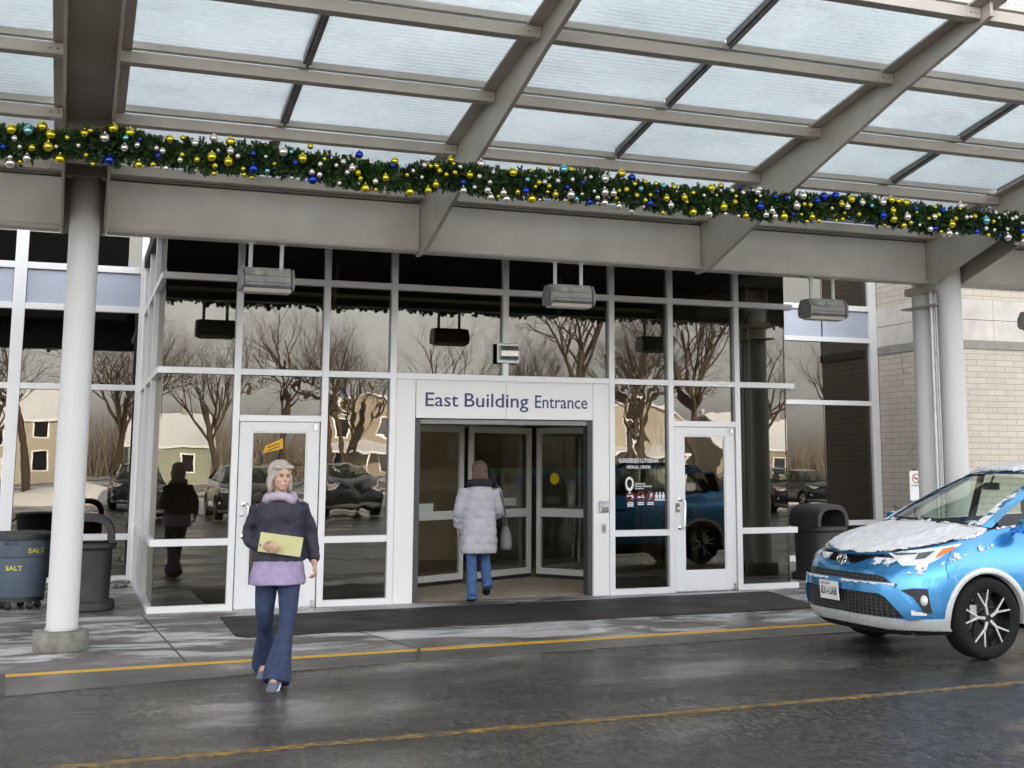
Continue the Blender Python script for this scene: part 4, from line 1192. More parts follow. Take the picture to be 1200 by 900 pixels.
    mb = MB(); grid(mb, lambda a, b: rearwin(.10 + .80 * a, .12 + .78 * b), 16, 6); B(mb, 'rear_window', M['car_glass'], smooth=True)
    mb = MB()
    for q0, q1, w0, w1 in ((0, .10, 0, 1), (.90, 1, 0, 1), (.10, .90, 0, .12), (.10, .90, .90, 1)): grid(mb, lambda a, b: rearwin(q0 + (q1 - q0) * a, w0 + (w1 - w0) * b), 8, 6)
    bmesh.ops.remove_doubles(mb.bm, verts=mb.bm.verts, dist=.001); B(mb, 'rear_window_frame', paint, smooth=True)
    # cowl panel
    mb = MB(); grid(mb, lambda a, b: Vector((1.02 + .10 * abs(-1 + 2 * a) ** 2 + (-.02 + .05 * b), (-1 + 2 * a) * .73, 1.133 - .025 * (-1 + 2 * a) ** 2 + .012 * b)), 20, 2); B(mb, 'scuttle', M['car_black'], smooth=True)
    # side windows and posts
    for sg_ in (-1, 1):
        def belt(s_): 
            z = ztop(t_from_s(s_, 1.1)); return Vector((s_, sg_ * (shell(t_from_s(s_, z), z)[1] - .012), z))
        def eave(s_):
            q = roof(max(0, (s_ - 2.0) / 2.1), 1.0 if sg_ > 0 else 0.0); return Vector((max(s_, q.x), q.y, q.z))
        def sidept(s_, v):
            if s_ < 2.0:
                kq = (s_ - 1.15) / .85
                tp = ws(sg_ * 1.0, max(0, min(1, kq)))
            else: tp = eave(s_)
            b_ = belt(s_); return b_.lerp(tp, v)
        for (a0, a1) in ((1.30, 2.18), (2.28, 3.18), (3.28, 3.92)):
            mb = MB(); grid(mb, lambda a, b: sidept(a0 + (a1 - a0) * a, .03 + .90 * b), 12, 6); B(mb, 'side_window', M['car_glass'], smooth=True)
        mb = MB()
        for (a0, a1) in ((2.18, 2.28), (3.18, 3.28), (3.92, 4.12)):
            g = MB(); grid(mb, lambda a, b: sidept(a0 + (a1 - a0) * a, b), 2, 6); g.bm.free()
        B(mb, 'window_post', M['gloss_black'], smooth=True)
        mb = MB(); grid(mb, lambda a, b: sidept(1.25 + 2.85 * a, .93 + .10 * b) + Vector((0, sg_ * .004, 0)), 24, 2); B(mb, 'roof_edge', paint, smooth=True)
        if detail:
            mb = MB(); mb.tube([roof(.12, .5 + sg_ * .44) + Vector((0, 0, -.01)), roof(.17, .5 + sg_ * .44) + Vector((0, 0, .045)), roof(.5, .5 + sg_ * .44) + Vector((0, 0, .055)), roof(.85, .5 + sg_ * .44) + Vector((0, 0, .045)), roof(.9, .5 + sg_ * .44)], .018, 8); B(mb, 'roof_rail', M['gloss_black'], smooth=True)
            mb = MB()
            for q in range(11):
                pass
            c_ = Vector((1.42, sg_ * .99, 1.13))
            rg = [[c_ + Vector((dx, sg_ * .115 * r_ * math.cos(2 * PI * w_ / 14), .075 * r_ * math.sin(2 * PI * w_ / 14))) for w_ in range(14)] for dx, r_ in ((-.075, .35), (-.06, .75), (-.02, 1), (.03, 1), (.05, .92))]
            mb.rings(rg); mb.tube([(1.42, sg_ * .80, 1.09), (1.42, sg_ * .92, 1.11)], .028, 8)
            B(mb, 'wing_mirror', paint, smooth=True)
            mb = MB(); [mb.box(x_, x_ + .20, sg_ * .925 - .012, sg_ * .925 + .012, .93, .955) for x_ in (2.05, 3.02)]; B(mb, 'door_handle', paint, bevel=.006)
    # lower cladding, wheels, arches
    for side in (1, -1):
        mb = MB()
        patch(mb, [sz(1.44, .255), sz(3.23, .255), sz(3.23, .40), sz(1.44, .40)], .008, side, .08, .02); B(mb, 'sill_cladding', M['car_black'], smooth=True)
    for c in (WX0, WX1):
        for side in (1, -1):
            mb = MB(); prev = None
            for q in range(33):
                a = -.14 + (PI + .28) * q / 32
                row = []
                for r_, o_ in ((AR - .025, -.03), (AR - .012, .012), (AR + .006, .018), (AR + .034, .012), (AR + .04, -.004)):
                    s_, z_ = c + r_ * math.cos(a), .345 + r_ * math.sin(a)
                    z_ = max(z_, .25)
                    y_ = shell(t_from_s(s_, z_), z_)[1] + o_
                    row.append(mb.bm.verts.new((s_, -y_ * side, z_)))
                if prev:
                    for w_ in range(4): mb.bm.faces.new((prev[w_], prev[w_ + 1], row[w_ + 1], row[w_]))
                prev = row
            B(mb, 'wheel_arch_trim', M['skid_silver'] if detail else M['car_black'], smooth=True)
            mb = MB()                    # dark inner wheel housing
            rg = [[(c + (AR + .02) * math.cos(PI * q / 16), -side * y_, .30 + (AR + .03) * math.sin(PI * q / 16)) for q in range(17)] for y_ in (.885, .62, .58)]
            mb.rings(rg, False, False); B(mb, 'wheel_housing', M['car_black'], smooth=True)
            make_wheel(root, c, side)
    mb = MB(); mb.box(.35, 4.2, -.72, .72, .22, .30); mb.box(1.5, 3.2, -.80, .80, .24, .30); B(mb, 'underbody', M['car_black'])
    mb = MB(); mb.box(.55, 1.2, -.60, .60, .30, .78); B(mb, 'engine_bay', M['car_black'])
    # cabin
    mb = MB()
    mb.prism([(1.12, -.68, 1.10), (1.5, -.66, 1.09), (1.62, -.66, .95), (1.6, -.66, .6), (1.12, -.68, .6)], (0, 1.34, 0)); B(mb, 'dashboard', M['car_inner'], bevel=.02)
    for sy in (-.36, .36):
        mb = MB(); mb.prism([(2.05, sy - .24, .55), (2.5, sy - .24, .52), (2.68, sy - .22, 1.12), (2.58, sy - .22, 1.16), (2.38, sy - .24, .68), (2.05, sy - .24, .70)], (0, .48, 0)); mb.obox((2.66, sy, 1.27), (.10, .26, .19)); B(mb, 'seat', M['car_inner'], bevel=.03)
    mb = MB(); mb.prism([(3.0, -.6, .55), (3.4, -.6, .52), (3.6, -.58, 1.15), (3.48, -.58, 1.17), (3.3, -.6, .68), (3.0, -.6, .7)], (0, 1.2, 0)); B(mb, 'rear_seat', M['car_inner'], bevel=.03)
    mb = MB(); ringpts = [(1.72 + .07 * math.sin(2 * PI * q / 24), -.36 + .185 * math.cos(2 * PI * q / 24), 1.0 + .17 * math.sin(2 * PI * q / 24)) for q in range(25)]; mb.tube(ringpts, .016, 6, False); B(mb, 'steering_wheel', M['car_inner'], smooth=True)
    mb = MB(); mb.obox((1.86, 0, 1.47), (.03, .22, .07)); mb.tube([(1.86, 0, 1.5), (1.9, 0, 1.57)], .012, 6); B(mb, 'interior_mirror', M['car_black'], bevel=.01)
    for y0, y1 in ((-.62, -.02), (.02, .62)):
        mb = MB(); mb.tube([ws(y0 / .735, -.005) + Vector((-.02, 0, .02)), ws((y0 + y1) / 2 / .735, .015) + Vector((-.012, 0, .026)), ws(y1 / .735, .03) + Vector((-.006, 0, .018))], [.012, .011, .007], 6)
        mb.tube([ws((y0 * .4 + y1 * .6) / .735, -.01) + Vector((-.03, 0, .01)), ws((y0 + y1) / 2 / .735, .012) + Vector((-.01, 0, .03))], .012, 6); B(mb, 'wiper', M['car_black'], smooth=True)
    # lamps
    for side in (1, -1):
        hl = [(.275, .893), (.40, .920), (.55, .941), (.727, .968), (.88, .992), (.80, .93), (.715, .838), (.60, .808), (.47, .803), (.40, .838), (.34, .868)]
        mb = MB(); patch(mb, hl, .010, side, .04, .02); lamp = B(mb, 'headlamp', M['lamp_lens'], smooth=True, angle=70)
        mb = MB(); patch(mb, [(.53, .905), (.655, .925), (.62, .862), (.545, .853)], .014, side, .05); B(mb, 'lamp_projector', M['lamp_dark'], par=lamp, smooth=True)
        mb = MB(); patch(mb, [(.715, .945), (.80, .963), (.835, .958), (.77, .90), (.715, .862), (.70, .90)], .014, side, .05); B(mb, 'indicator', M['amber'], par=lamp, smooth=True)
        mb = MB(); patch(mb, [(.30, .897), (.52, .906), (.52, .896), (.36, .878)], .014, side, .05); B(mb, 'lamp_strip', M['lamp_dark'], par=lamp, smooth=True)
        fg = [(.485, .602), (.60, .622), (.725, .620), (.772, .418), (.70, .408), (.66, .47), (.60, .545)]
        mb = MB(); patch(mb, fg, .006, side, .04); pocket = B(mb, 'fog_lamp_pocket', M['car_black'], smooth=True)
        s_, y_ = shell(.705, .52)
        mb = MB(); mb.ellip((s_ - .008, -side * (y_ - .005), .52), .03, .045, .048, 16, 10); B(mb, 'fog_lamp', M['lamp_lens'], smooth=True)
    # upper grille strip, lower grille, bumper bar, skid
    def sym(half): return [(a, b) for a, b in half] + [(-a, b) for a, b in half[::-1]]
    mb = MB(); patch(mb, sym([(0.0001, .862), (.12, .873), (.275, .892), (.36, .868), (.25, .862), (.14, .845), (.07, .800)]), .007, 1, .03, .01); B(mb, 'upper_grille', M['gloss_black'], smooth=True)
    mb = MB(); patch(mb, sym([(0.0001, .722), (.27, .720), (.34, .702), (.42, .655), (.25, .662), (0.0001, .664)][0:6]), .004, 1, .04); B(mb, 'middle_grille', M['grille'], smooth=True)
    mb = MB(); patch(mb, sym([(0.0001, .565), (.30, .562), (.36, .535), (.53, .362), (.3, .366), (0.0001, .372)]), .004, 1, .03); B(mb, 'lower_grille', M['grille'], smooth=True)
    for side in (1, -1):                  # body-coloured blade that runs down beside the lower grille
        mb = MB(); patch(mb, [(.30, .645), (.42, .640), (.56, .53), (.67, .40), (.66, .372), (.545, .366), (.37, .545), (.31, .568)], .042, side, .03, .05); B(mb, 'bumper_blade', paint, smooth=True, angle=60)
        mb = MB(); patch(mb, [(.0, .648), (.30, .645), (.31, .568), (.0, .568)], .030, side, .04, .04); B(mb, 'bumper_bar', paint, smooth=True, angle=60)
    mb = MB()
    lo = [(0.0001, .285), (.20, .282), (.37, .270), (.62, .272), (.80, .268), (.93, .262)]; hi = [(.93, .362), (.80, .36), (.66, .358), (.53, .352), (.40, .362), (.25, .368), (0.0001, .372)]
    for side in (1, -1): patch(mb, lo + hi, .014, side, .035, .05)
    B(mb, 'skid_plate', M['skid_silver'], smooth=True, angle=60)
    mb = MB()
    for side in (1, -1): patch(mb, [(0.0001, .215), (.5, .215), (.9, .225), (.9, .262), (.5, .268), (.2, .281), (0.0001, .284)], .004, side, .05, .05)
    B(mb, 'front_lip', M['car_black'], smooth=True, angle=60)
    for side in (1, -1):                  # shut lines
        mb = MB(); tt = [.28 + .03 * q for q in range(30)]
        patch(mb, [(a, ztop(a) - .006) for a in tt] + [(a, ztop(a) - .0005) for a in tt[::-1]], .0035, side, .06); B(mb, 'bonnet_gap', M['car_black'], smooth=True)
        mb = MB(); patch(mb, [sz(1.80, .42), sz(1.806, .42), sz(1.79, 1.0), sz(1.66, 1.11), sz(1.654, 1.11), sz(1.784, 1.0)], .003, side, .08); B(mb, 'door_gap', M['car_black'], smooth=True)
        mb = MB(); patch(mb, [(.795, .93), (.80, .93), (.93, .70), (.926, .70)], .003, side, .05); B(mb, 'bumper_gap', M['car_black'], smooth=True)
    # emblem of three ovals
    mb = MB(); s0, _ = shell(0, .822); ex = s0 - .022
    def oval(cy_, cz_, ry, rz_, tr):
        mb.tube([(ex - .4 * (.822 - cz_ - rz_ * math.sin(2 * PI * q / 28)) * 0 + .35 * (cz_ + rz_ * math.sin(2 * PI * q / 28) - .822), cy_ + ry * math.cos(2 * PI * q / 28), cz_ + rz_ * math.sin(2 * PI * q / 28)) for q in range(29)], tr, 6, False)
    oval(0, .822, .070, .048, .0075); oval(0, .822, .025, .046, .006); oval(0, .842, .052, .020, .006)
    B(mb, 'emblem', M['chrome'], smooth=True)
    if plate:
        mb = MB(); px = .032; y0 = .06
        mb.obox((px, y0, .545), (.008, .305, .165), Matrix.Rotation(R(-4), 4, 'Y')); pl = B(mb, 'number_plate', M['plate_white'], bevel=.003)
        text_mesh('lettering', plate, 1, M['black_ink'], pl, (px - .0055, y0 + .128, .507), (0, -1, 0), (0, 0, 1), width=.256, height=.072, depth=.0012)
        text_mesh('lettering', 'WISCONSIN', 1, M['red_ink'], pl, (px - .0085, y0 + .13, .595), (0, -1, 0), (0, 0, 1), width=.15, height=.02, depth=.0012)
    if snow:
        sn = MB(); cov = []
        rs = random.Random(4)
        def fld(p, sc=5.0): return mnoise.fractal(p * sc, .6, 2.0, 4)
        def snow_grid(fn, nu, nv, depth, thr):
            vv_ = {}
            def vert(i, j):
                if (i, j) not in vv_:
                    p, e = fn(i / nu, j / nv)
                    d = depth * max(0, min(1, (thr(i / nu, j / nv, p)) * 3.0)) 
                    vv_[(i, j)] = (p + Vector((0, 0, d + .004 + .006 * mnoise.noise(p * 24) * (d > .005))), thr(i / nu, j / nv, p))
                return vv_[(i, j)]
            bv = {}
            for i in range(nu):
                for j in range(nv):
                    q = [(i, j), (i + 1, j), (i + 1, j + 1), (i, j + 1)]
                    if max(vert(*w_)[1] for w_ in q) > -.16:
                        vs_ = []
                        for w_ in q:
                            if w_ not in bv: bv[w_] = sn.bm.verts.new(vert(*w_)[0]); cov.append(max(-.3, min(1, vert(*w_)[1])))
                            vs_.append(bv[w_])
                        try: sn.bm.faces.new(vs_)
                        except ValueError: pass
        for side in (1, -1):
            def hp(a, b):
                p = hood_pt(.035 + (T1 - .02 - .035) * a, .01 + .99 * b); return Vector((p.x, -p.y * side, p.z)), 0
            def ht(a, b, p):
                e = min(1, (a + .0) * 10 + .0) 
                edge = min(b * 3.2 + (a - .5) * .3, .45, a * 4.5)
                return edge + .20 * fld(p, 9) + .13
            snow_grid(hp, 110, 70, .016, ht)
        snow_grid(lambda a, b: (roof(.02 + .96 * a, .03 + .94 * b), 0), 60, 40, .05, lambda a, b, p: min(a * 5, (1 - a) * 4, b * 5, (1 - b) * 5, .5) + .25 * fld(p, 6) + .05)
        # drift along the wing below the screen post
        def wing(a, b):
            t_ = .80 + 1.0 * a; z_ = ztop(t_) - .004 - .055 * b
            s_, y_ = shell(t_, z_); return Vector((s_, -y_ - .004, z_ + .004)), 0
        snow_grid(wing, 60, 10, .014, lambda a, b, p: .30 - b * .8 + .45 * fld(p, 8))
        def wing2(a, b):
            t_ = .80 + .42 * a; z_ = .80 + .15 * b + .05 * a
            s_, y_ = shell(t_, z_); return Vector((s_, -y_ - .010, z_)), 0
        snow_grid(wing2, 70, 40, .0, lambda a, b, p: .16 - 3.0 * abs(b - .25 - .55 * a) * .35 + .55 * fld(p, 9) - .10)
        # ledge under the lamps and beside the emblem
        for side in (1, -1):
            def led(a, b):
                t_ = .08 + .62 * a; z_ = .735 + .125 * b
                s_, y_ = shell(t_, z_); return Vector((s_ - .012, -side * (y_ + .006), z_)), 0
            snow_grid(led, 80, 30, .0, lambda a, b, p: .12 + .5 * fld(p * 1.0, 7) - max(0, .62 - b) * (.9 if a < .62 else .3) - (max(0, a - .62) * .3))
            def bar(a, b):
                t_ = .02 + .44 * a; z_ = .628 + .03 * b
                s_, y_ = shell(t_, z_); return Vector((s_ - .038, -side * (y_ + .01), z_)), 0
            snow_grid(bar, 60, 6, .0, lambda a, b, p: b - .35 + .5 * fld(p, 10))
        def fogs(a, b):
            t_ = .60 + .14 * a; z_ = .395 + .06 * b
            s_, y_ = shell(t_, z_); return Vector((s_ - .044, -y_ - .032, z_)), 0
        snow_grid(fogs, 16, 10, .0, lambda a, b, p: .3 - abs(b - .4 + a * .3) * .8 + .3 * fld(p, 12))
        for u0 in (0,):
            snow_grid(lambda a, b: (ws(-.95 + 1.9 * a, -.03 + .10 * b) + Vector((-.015, 0, .012)), 0), 80, 8, .012, lambda a, b, p: .18 - .5 * b + .5 * fld(p, 7))
            for sg_ in (-1, 1):
                snow_grid(lambda a, b: (ws(sg_ * (.90 + .11 * b), .0 + 1.0 * a) + Vector((0, 0, .006)), 0), 60, 6, .006, lambda a, b, p: (.25 - .30 * a if sg_ < 0 else .12) + .6 * fld(p, 9))
        o = sn.build('snow_cover', M['car_snow'], root, True, world=False, angle=180)
        at_ = o.data.attributes.new('cover', 'FLOAT', 'POINT'); at_.data.foreach_set('value', cov)
    return root

RIM = {}
def make_wheel(root, c, side):
    if 'w' not in RIM:
        t_ = MB(); t_.lathe([(.235, -.10), (.262, -.112), (.305, -.118), (.333, -.108), (.348, -.085), (.352, -.04), (.352, .04), (.348, .085), (.333, .108), (.305, .118), (.262, .112), (.235, .10)], 64, axis='y', cap=False)
        for q in range(0): pass
        tyre = t_.build('tyre', M['rubber'], None, True, world=False, angle=60)
        d = MB(); d.lathe([(.236, -.10), (.245, -.108), (.258, -.110), (.262, -.106), (.25, -.098), (.236, -.06), (.232, .1)], 64, axis='y', cap=False)
        d.lathe([(.001, .0), (.238, .0), (.238, .01)], 48, axis='y'); dark = d.build('rim', M['gloss_black'], None, True, world=False, angle=40)
        s_ = MB()
        def spoke(p0, p1, w0, w1, y0, y1):
            a, b = Vector((p0[0], 0, p0[1])), Vector((p1[0], 0, p1[1])); dd = (b - a).normalized(); n_ = Vector((-dd.z, 0, dd.x))
            q = [a + n_ * w0 / 2 + Vector((0, y0, 0)), a - n_ * w0 / 2 + Vector((0, y0, 0)), b - n_ * w1 / 2 + Vector((0, y1, 0)), b + n_ * w1 / 2 + Vector((0, y1, 0))]
            s_.prism(q, (0, .022, 0))
        for q in range(5):
            a = PI / 2 + q * 2 * PI / 5 + .2
            pol = lambda r, t: (r * math.cos(t), r * math.sin(t))
            spoke(pol(.03, a), pol(.112, a), .026, .024, -.104, -.106)
            spoke(pol(.10, a), pol(.246, a + .24), .019, .014, -.100, -.104)
            spoke(pol(.10, a), pol(.246, a - .24), .019, .014, -.1015, -.1055)
        sp = s_.build('spoke', M['rim_bright'], None, world=False, bevel=.002)
        h = MB(); h.lathe([(.001, -.106), (.028, -.106), (.034, -.100), (.036, -.08)], 24, axis='y')
        for q in range(5):
            a = q * 2 * PI / 5 + .8; h.lathe([(.001, -.098), (.009, -.098), (.010, -.07)], 8, (.055 * math.cos(a), 0, .055 * math.sin(a)), 'y')
        hub = h.build('hub', M['stainless'], None, True, world=False)
        k_ = MB(); k_.lathe([(.06, -.03), (.155, -.03), (.155, -.01), (.06, -.01)], 32, axis='y'); k_.obox((-.12, -.03, .05), (.07, .05, .13)); br = k_.build('brake_disc', M['stainless'], None, True, world=False)
        sp.parent = dark; hub.parent = dark; 
        RIM['w'] = (tyre, dark, sp, hub, br); first = True
        objs = RIM['w']
    else:
        first = False
        tyre, dark, sp, hub, br = RIM['w']
        objs = None
    w = bpy.data.objects.new('wheel', tyre.data); COL.objects.link(w)
    w.parent = root; w.location = (c, -side * (.92 - .105), .352); w.rotation_euler = (0, 0, 0 if side > 0 else PI)
    # (the lathe's outer face is -Y, so the near side keeps its angle)
    if first: bpy.data.objects.remove(tyre)
    for src, nm in ((dark, 'rim'), (br, 'brake_disc')):
        q = src if first else src.copy()
        if not first: COL.objects.link(q)
        q.parent = w
    if not first:
        rim = [ch for ch in w.children if ch.name.startswith('rim')][0]
        for src in (sp, hub):
            q = src.copy(); COL.objects.link(q); q.parent = rim
    if first: RIM['w'] = (w, dark, sp, hub, br)
    WL[w.name] = Vector((0, 0, 0))
make_car('parked_car', 'bright blue car with snow on its bonnet and roof at the right of the drive', (6.46, -5.28, -.016), M['blue_paint'], plate='831-UAB')
# ------------------------------------------------------------------ across the road (seen mirrored in the glass)
def bare_tree(seed, h, label, loc=None):
    rng = random.Random(seed)
    t = thing('bare_tree', label, 'tree', (0, 0, 0), 0, 'bare trees across the road'); WL[t.name] = Vector((0, 0, 0))
    tb, cb = MB(), MB()
    def grow(p, d, L, r, depth):
        n = 4 if depth < 2 else 3
        pts, rr = [p], [r]
        for q in range(n):
            d = (d + Vector((rng.uniform(-1, 1), rng.uniform(-1, 1), rng.uniform(-.5, .9))) * (.10 + .035 * depth)).normalized()
            p = p + d * L / n; pts.append(p); rr.append(r * (1 - .42 * (q + 1) / n))
        (tb if depth < 2 else cb).tube(pts, rr, 8 if depth < 1 else (5 if depth < 3 else 3), depth == 0)
        if depth >= 6: return
        nb = (6, 5, 4, 4, 3, 2)[depth]
        for q in range(nb):
            k_ = rng.uniform(.35, 1.0) if depth else rng.uniform(.55, 1.0)
            i = min(n - 1, int(k_ * n)); s_ = pts[i].lerp(pts[i + 1], k_ * n - i if k_ < 1 else 1)
            a = rng.uniform(0, 2 * PI); spread = rng.uniform(.35, .85)
            ref = Vector((0, 0, 1)) if abs(d.z) < .9 else Vector((1, 0, 0))
            u = d.cross(ref).normalized(); v_ = u.cross(d)
            nd = (d * (1 - spread * .45) + (u * math.cos(a) + v_ * math.sin(a)) * spread + Vector((0, 0, .12))).normalized()
            grow(s_, nd, L * rng.uniform(.55, .78), rr[i] * rng.uniform(.40, .56), depth + 1)
    grow(Vector((0, 0, -.1)), Vector((rng.uniform(-.08, .08), rng.uniform(-.08, .08), 1)), h * .36, h * .0145, 0)
    tb.build('trunk', M['bark'], t, True, world=False, recalc=False)
    cb.build('crown', M['twig'], t, True, world=False, recalc=False)
    return t
tl = 'leafless tree across the road seen mirrored in the entrance glass'
protos = [bare_tree(21, 12.5, tl), bare_tree(8, 10.5, tl), bare_tree(33, 14, tl)]
used = set()
for i, (x, y, k_, rz_, s_) in enumerate([(21.8, -40, 0, .4, 1.3), (26.6, -36, 1, 2.0, 1.4), (10.9, -60, 2, 1.0, .95), (15.6, -62, 1, 4.0, 1.1), (-2.0, -34, 2, 2.6, .85), (1.3, -31, 1, 5.2, .95), (48.8, -50, 0, 3.3, 1.0), (32, -58, 2, .2, 1.0), (40, -46, 1, 1.4, 1.1), (5.0, -72, 0, 2.2, 1.1), (-9, -44, 0, 5.0, .9), (62, -58, 2, 4.4, 1.0), (19, -78, 2, 3.0, 1.1), (7.5, -52, 1, .7, 1.05), (13.2, -54, 0, 2.9, .95), (17.5, -50, 2, 5.5, .8), (24.5, -56, 1, 3.6, 1.2), (28.8, -48, 0, 1.7, .9), (35.5, -62, 2, 3.9, 1.0), (3.2, -58, 0, 4.6, 1.0), (30, -72, 1, 2.4, 1.3), (38, -70, 0, .9, 1.2), (45, -64, 2, 5.9, 1.0), (-5, -56, 1, 3.0, 1.2)]):
    if k_ in used: o = copy_tree(protos[k_])
    else: o = protos[k_]; used.add(k_)
    o.location = (x, y, -.02); o.rotation_euler = (0, 0, rz_); o.scale = (s_ * 1.18, s_ * 1.18, s_ * 1.25)

# a far belt of bare brush closing the view
kw = N('far_brush'); vv = kw.coord((1, 1, .25)); kw.pbr(kw.ramp(kw.noise(vv, .5, 5, .7), [(.3, (.10, .085, .07)), (.7, (.20, .168, .135))]), .9)
mb = MB(); rng = random.Random(17)
for q in range(15000):
    x = rng.uniform(-130, 190); y = rng.uniform(-150, -128); hh = rng.uniform(3.5, 8.5) * (1 + .3 * mnoise.noise(Vector((x * .05, 0, 0)))); w_ = rng.uniform(.025, .08); dx = rng.uniform(-2.4, 2.4); a = rng.uniform(-.6, .6)
    mb.poly([(x - w_, y - w_ * a, 0), (x + w_, y + w_ * a, 0), (x + dx * .5 + w_ * .8, y, hh * .6), (x + dx, y, hh), (x + dx * .5 - w_ * .4, y, hh * .6)])
tag(mb.build('distant_woods', kw.m, None, recalc=False), 'far belt of bare brown brush behind the houses mirrored in the glass', 'woods', kind='stuff')

def house(x, y, w, d, h, rh, wall, label, along=True, porch=False):
    t = thing('house', label, 'house', (x, y, 0))
    mb = MB(); mb.box(x - w / 2, x + w / 2, y - d / 2, y + d / 2, -.1, h)
    if along:
        for yy in (): pass
        for xx in (x - w / 2, x + w / 2 - .02): mb.prism([(xx, y - d / 2, h), (xx, y + d / 2, h), (xx, y, h + rh)], (.02, 0, 0))
    else:
        for yy in (y - d / 2, y + d / 2 - .02): mb.prism([(x - w / 2, yy, h + .001), (x + w / 2, yy, h + .001), (x, yy, h + rh)], (0, .02, 0))
    mb.build('wall', wall, t)
    mb = MB(); e = .35
    if along:
        for sg_ in (-1, 1): mb.prism([(x - w / 2 - e, y + sg_ * (d / 2 + e), h - .15), (x - w / 2 - e, y, h + rh + .02), (x - w / 2 - e, y, h + rh + .25), (x - w / 2 - e, y + sg_ * (d / 2 + e), h + .06)], (w + 2 * e, 0, 0))
    else:
        for sg_ in (-1, 1): mb.prism([(x + sg_ * (w / 2 + e), y - d / 2 - e, h - .15), (x, y - d / 2 - e, h + rh + .02), (x, y - d / 2 - e, h + rh + .25), (x + sg_ * (w / 2 + e), y - d / 2 - e, h + .06)], (0, d + 2 * e, 0))
    rf = mb.build('roof', M['snow'], t)
    mb = MB(); mb.box(x + w * .2, x + w * .2 + .6, y - .3, y + .3, h + rh * .5, h + rh + .9); mb.build('chimney', M['limestone_dark'], rf)
    n = max(2, int(w / 2.6))
    for q in range(n):
        xx = x - w / 2 + w * (q + .5) / n
        for zz in ([1.0] + ([3.6] if h > 4.6 else [])):
            mb = MB(); mb.box(xx - .62, xx + .62, y + d / 2, y + d / 2 + .06, zz - .1, zz + 1.5); wn = mb.build('window', M['alu'], t)
            mb = MB(); mb.box(xx - .5, xx + .5, y + d / 2 + .061, y + d / 2 + .07, zz, zz + 1.4); mb.build('pane', M['gloss_black'], wn)
    if porch:
        mb = MB(); mb.prism([(x - w / 2, y + d / 2, 2.9), (x - w / 2, y + d / 2 + 2.4, 2.3), (x - w / 2, y + d / 2 + 2.4, 2.5), (x - w / 2, y + d / 2, 3.15)], (w, 0, 0)); mb.build('porch_roof', M['snow'], t)
        for q in (0, .5, 1): 
            mb = MB(); xx = x - w / 2 + .1 + (w - .2) * q; mb.box(xx - .07, xx + .07, y + d / 2 + 2.1, y + d / 2 + 2.24, 0, 2.34); mb.build('porch_post', M['alu'], t)
    return t
tan = mat('siding_tan', (.33, .28, .21), .7, 0, .1, 4, stretch=(1, 1, 12)); sage = mat('siding_sage', (.30, .31, .25), .7, 0, .1, 4, stretch=(1, 1, 12)); cream = mat('siding_cream', (.40, .36, .29), .7, 0, .1, 4, stretch=(1, 1, 12))
house(7.6, -100, 7.6, 9, 3.1, 2.7, sage, 'sage house with a broad snowy roof mirrored in the leftmost pane', True)
house(21.5, -88, 7.0, 9, 4.9, 2.2, tan, 'tan two storey house with a snowy porch mirrored left of the entrance', False, True)
house(42, -84, 9.5, 9, 4.9, 2.4, cream, 'cream two storey house mirrored right of the entrance', False, True)
house(-6, -88, 9, 9, 4.9, 2.6, cream, 'cream house mirrored behind the white column', True)
house(58, -88, 10, 9, 3.2, 2.6, tan, 'low tan house mirrored in the right window wall', True)
# ploughed snow banks along the far kerb
mb = MB(); rng = random.Random(2)
nx, ny = 150, 10
g = []
for i in range(nx + 1):
    row = []
    for j in range(ny + 1):
        x = -30 + 110 * i / nx; u = j / ny; hgt = math.sin(PI * u) * (.55 + .45 * mnoise.noise(Vector((x * .35, 1.5, 0)))) * (1 + .4 * mnoise.noise(Vector((x * 1.7, u * 3, 0)))) * (1.5 if x > 44 else 1)
        row.append(mb.bm.verts.new((x, -32.4 + 2.2 * u, max(-.03, hgt - .02))))
    g.append(row)
for i in range(nx):
    for j in range(ny): mb.bm.faces.new((g[i][j], g[i + 1][j], g[i + 1][j + 1], g[i][j + 1]))
tag(mb.build('snow_bank', M['snow'], None, True), kind='structure')
# parked cars opposite
pl_ = 'dark parked car across the road seen mirrored in the entrance glass'
dk = [make_car('parked_car', pl_, (2.0, -23.4, 0), car_paint('dark_car_paint', (.02, .022, .026), .4), False, False, None, 'cars parked across the road', R(-90)),
      make_car('parked_car', pl_, (8.2, -23.4, 0), car_paint('grey_car_paint', (.035, .037, .042), .5), False, False, None, 'cars parked across the road', R(-90))]
for i, x in enumerate((-4.5, 5.1, 11.4, 14.5, 17.8, 24.0, 30.4, 36.5)):
    o = copy_tree(dk[(i + 1) % 2]); o.location = (x, -23.4 + .3 * math.sin(i * 2.1), 0); o['label'] = pl_

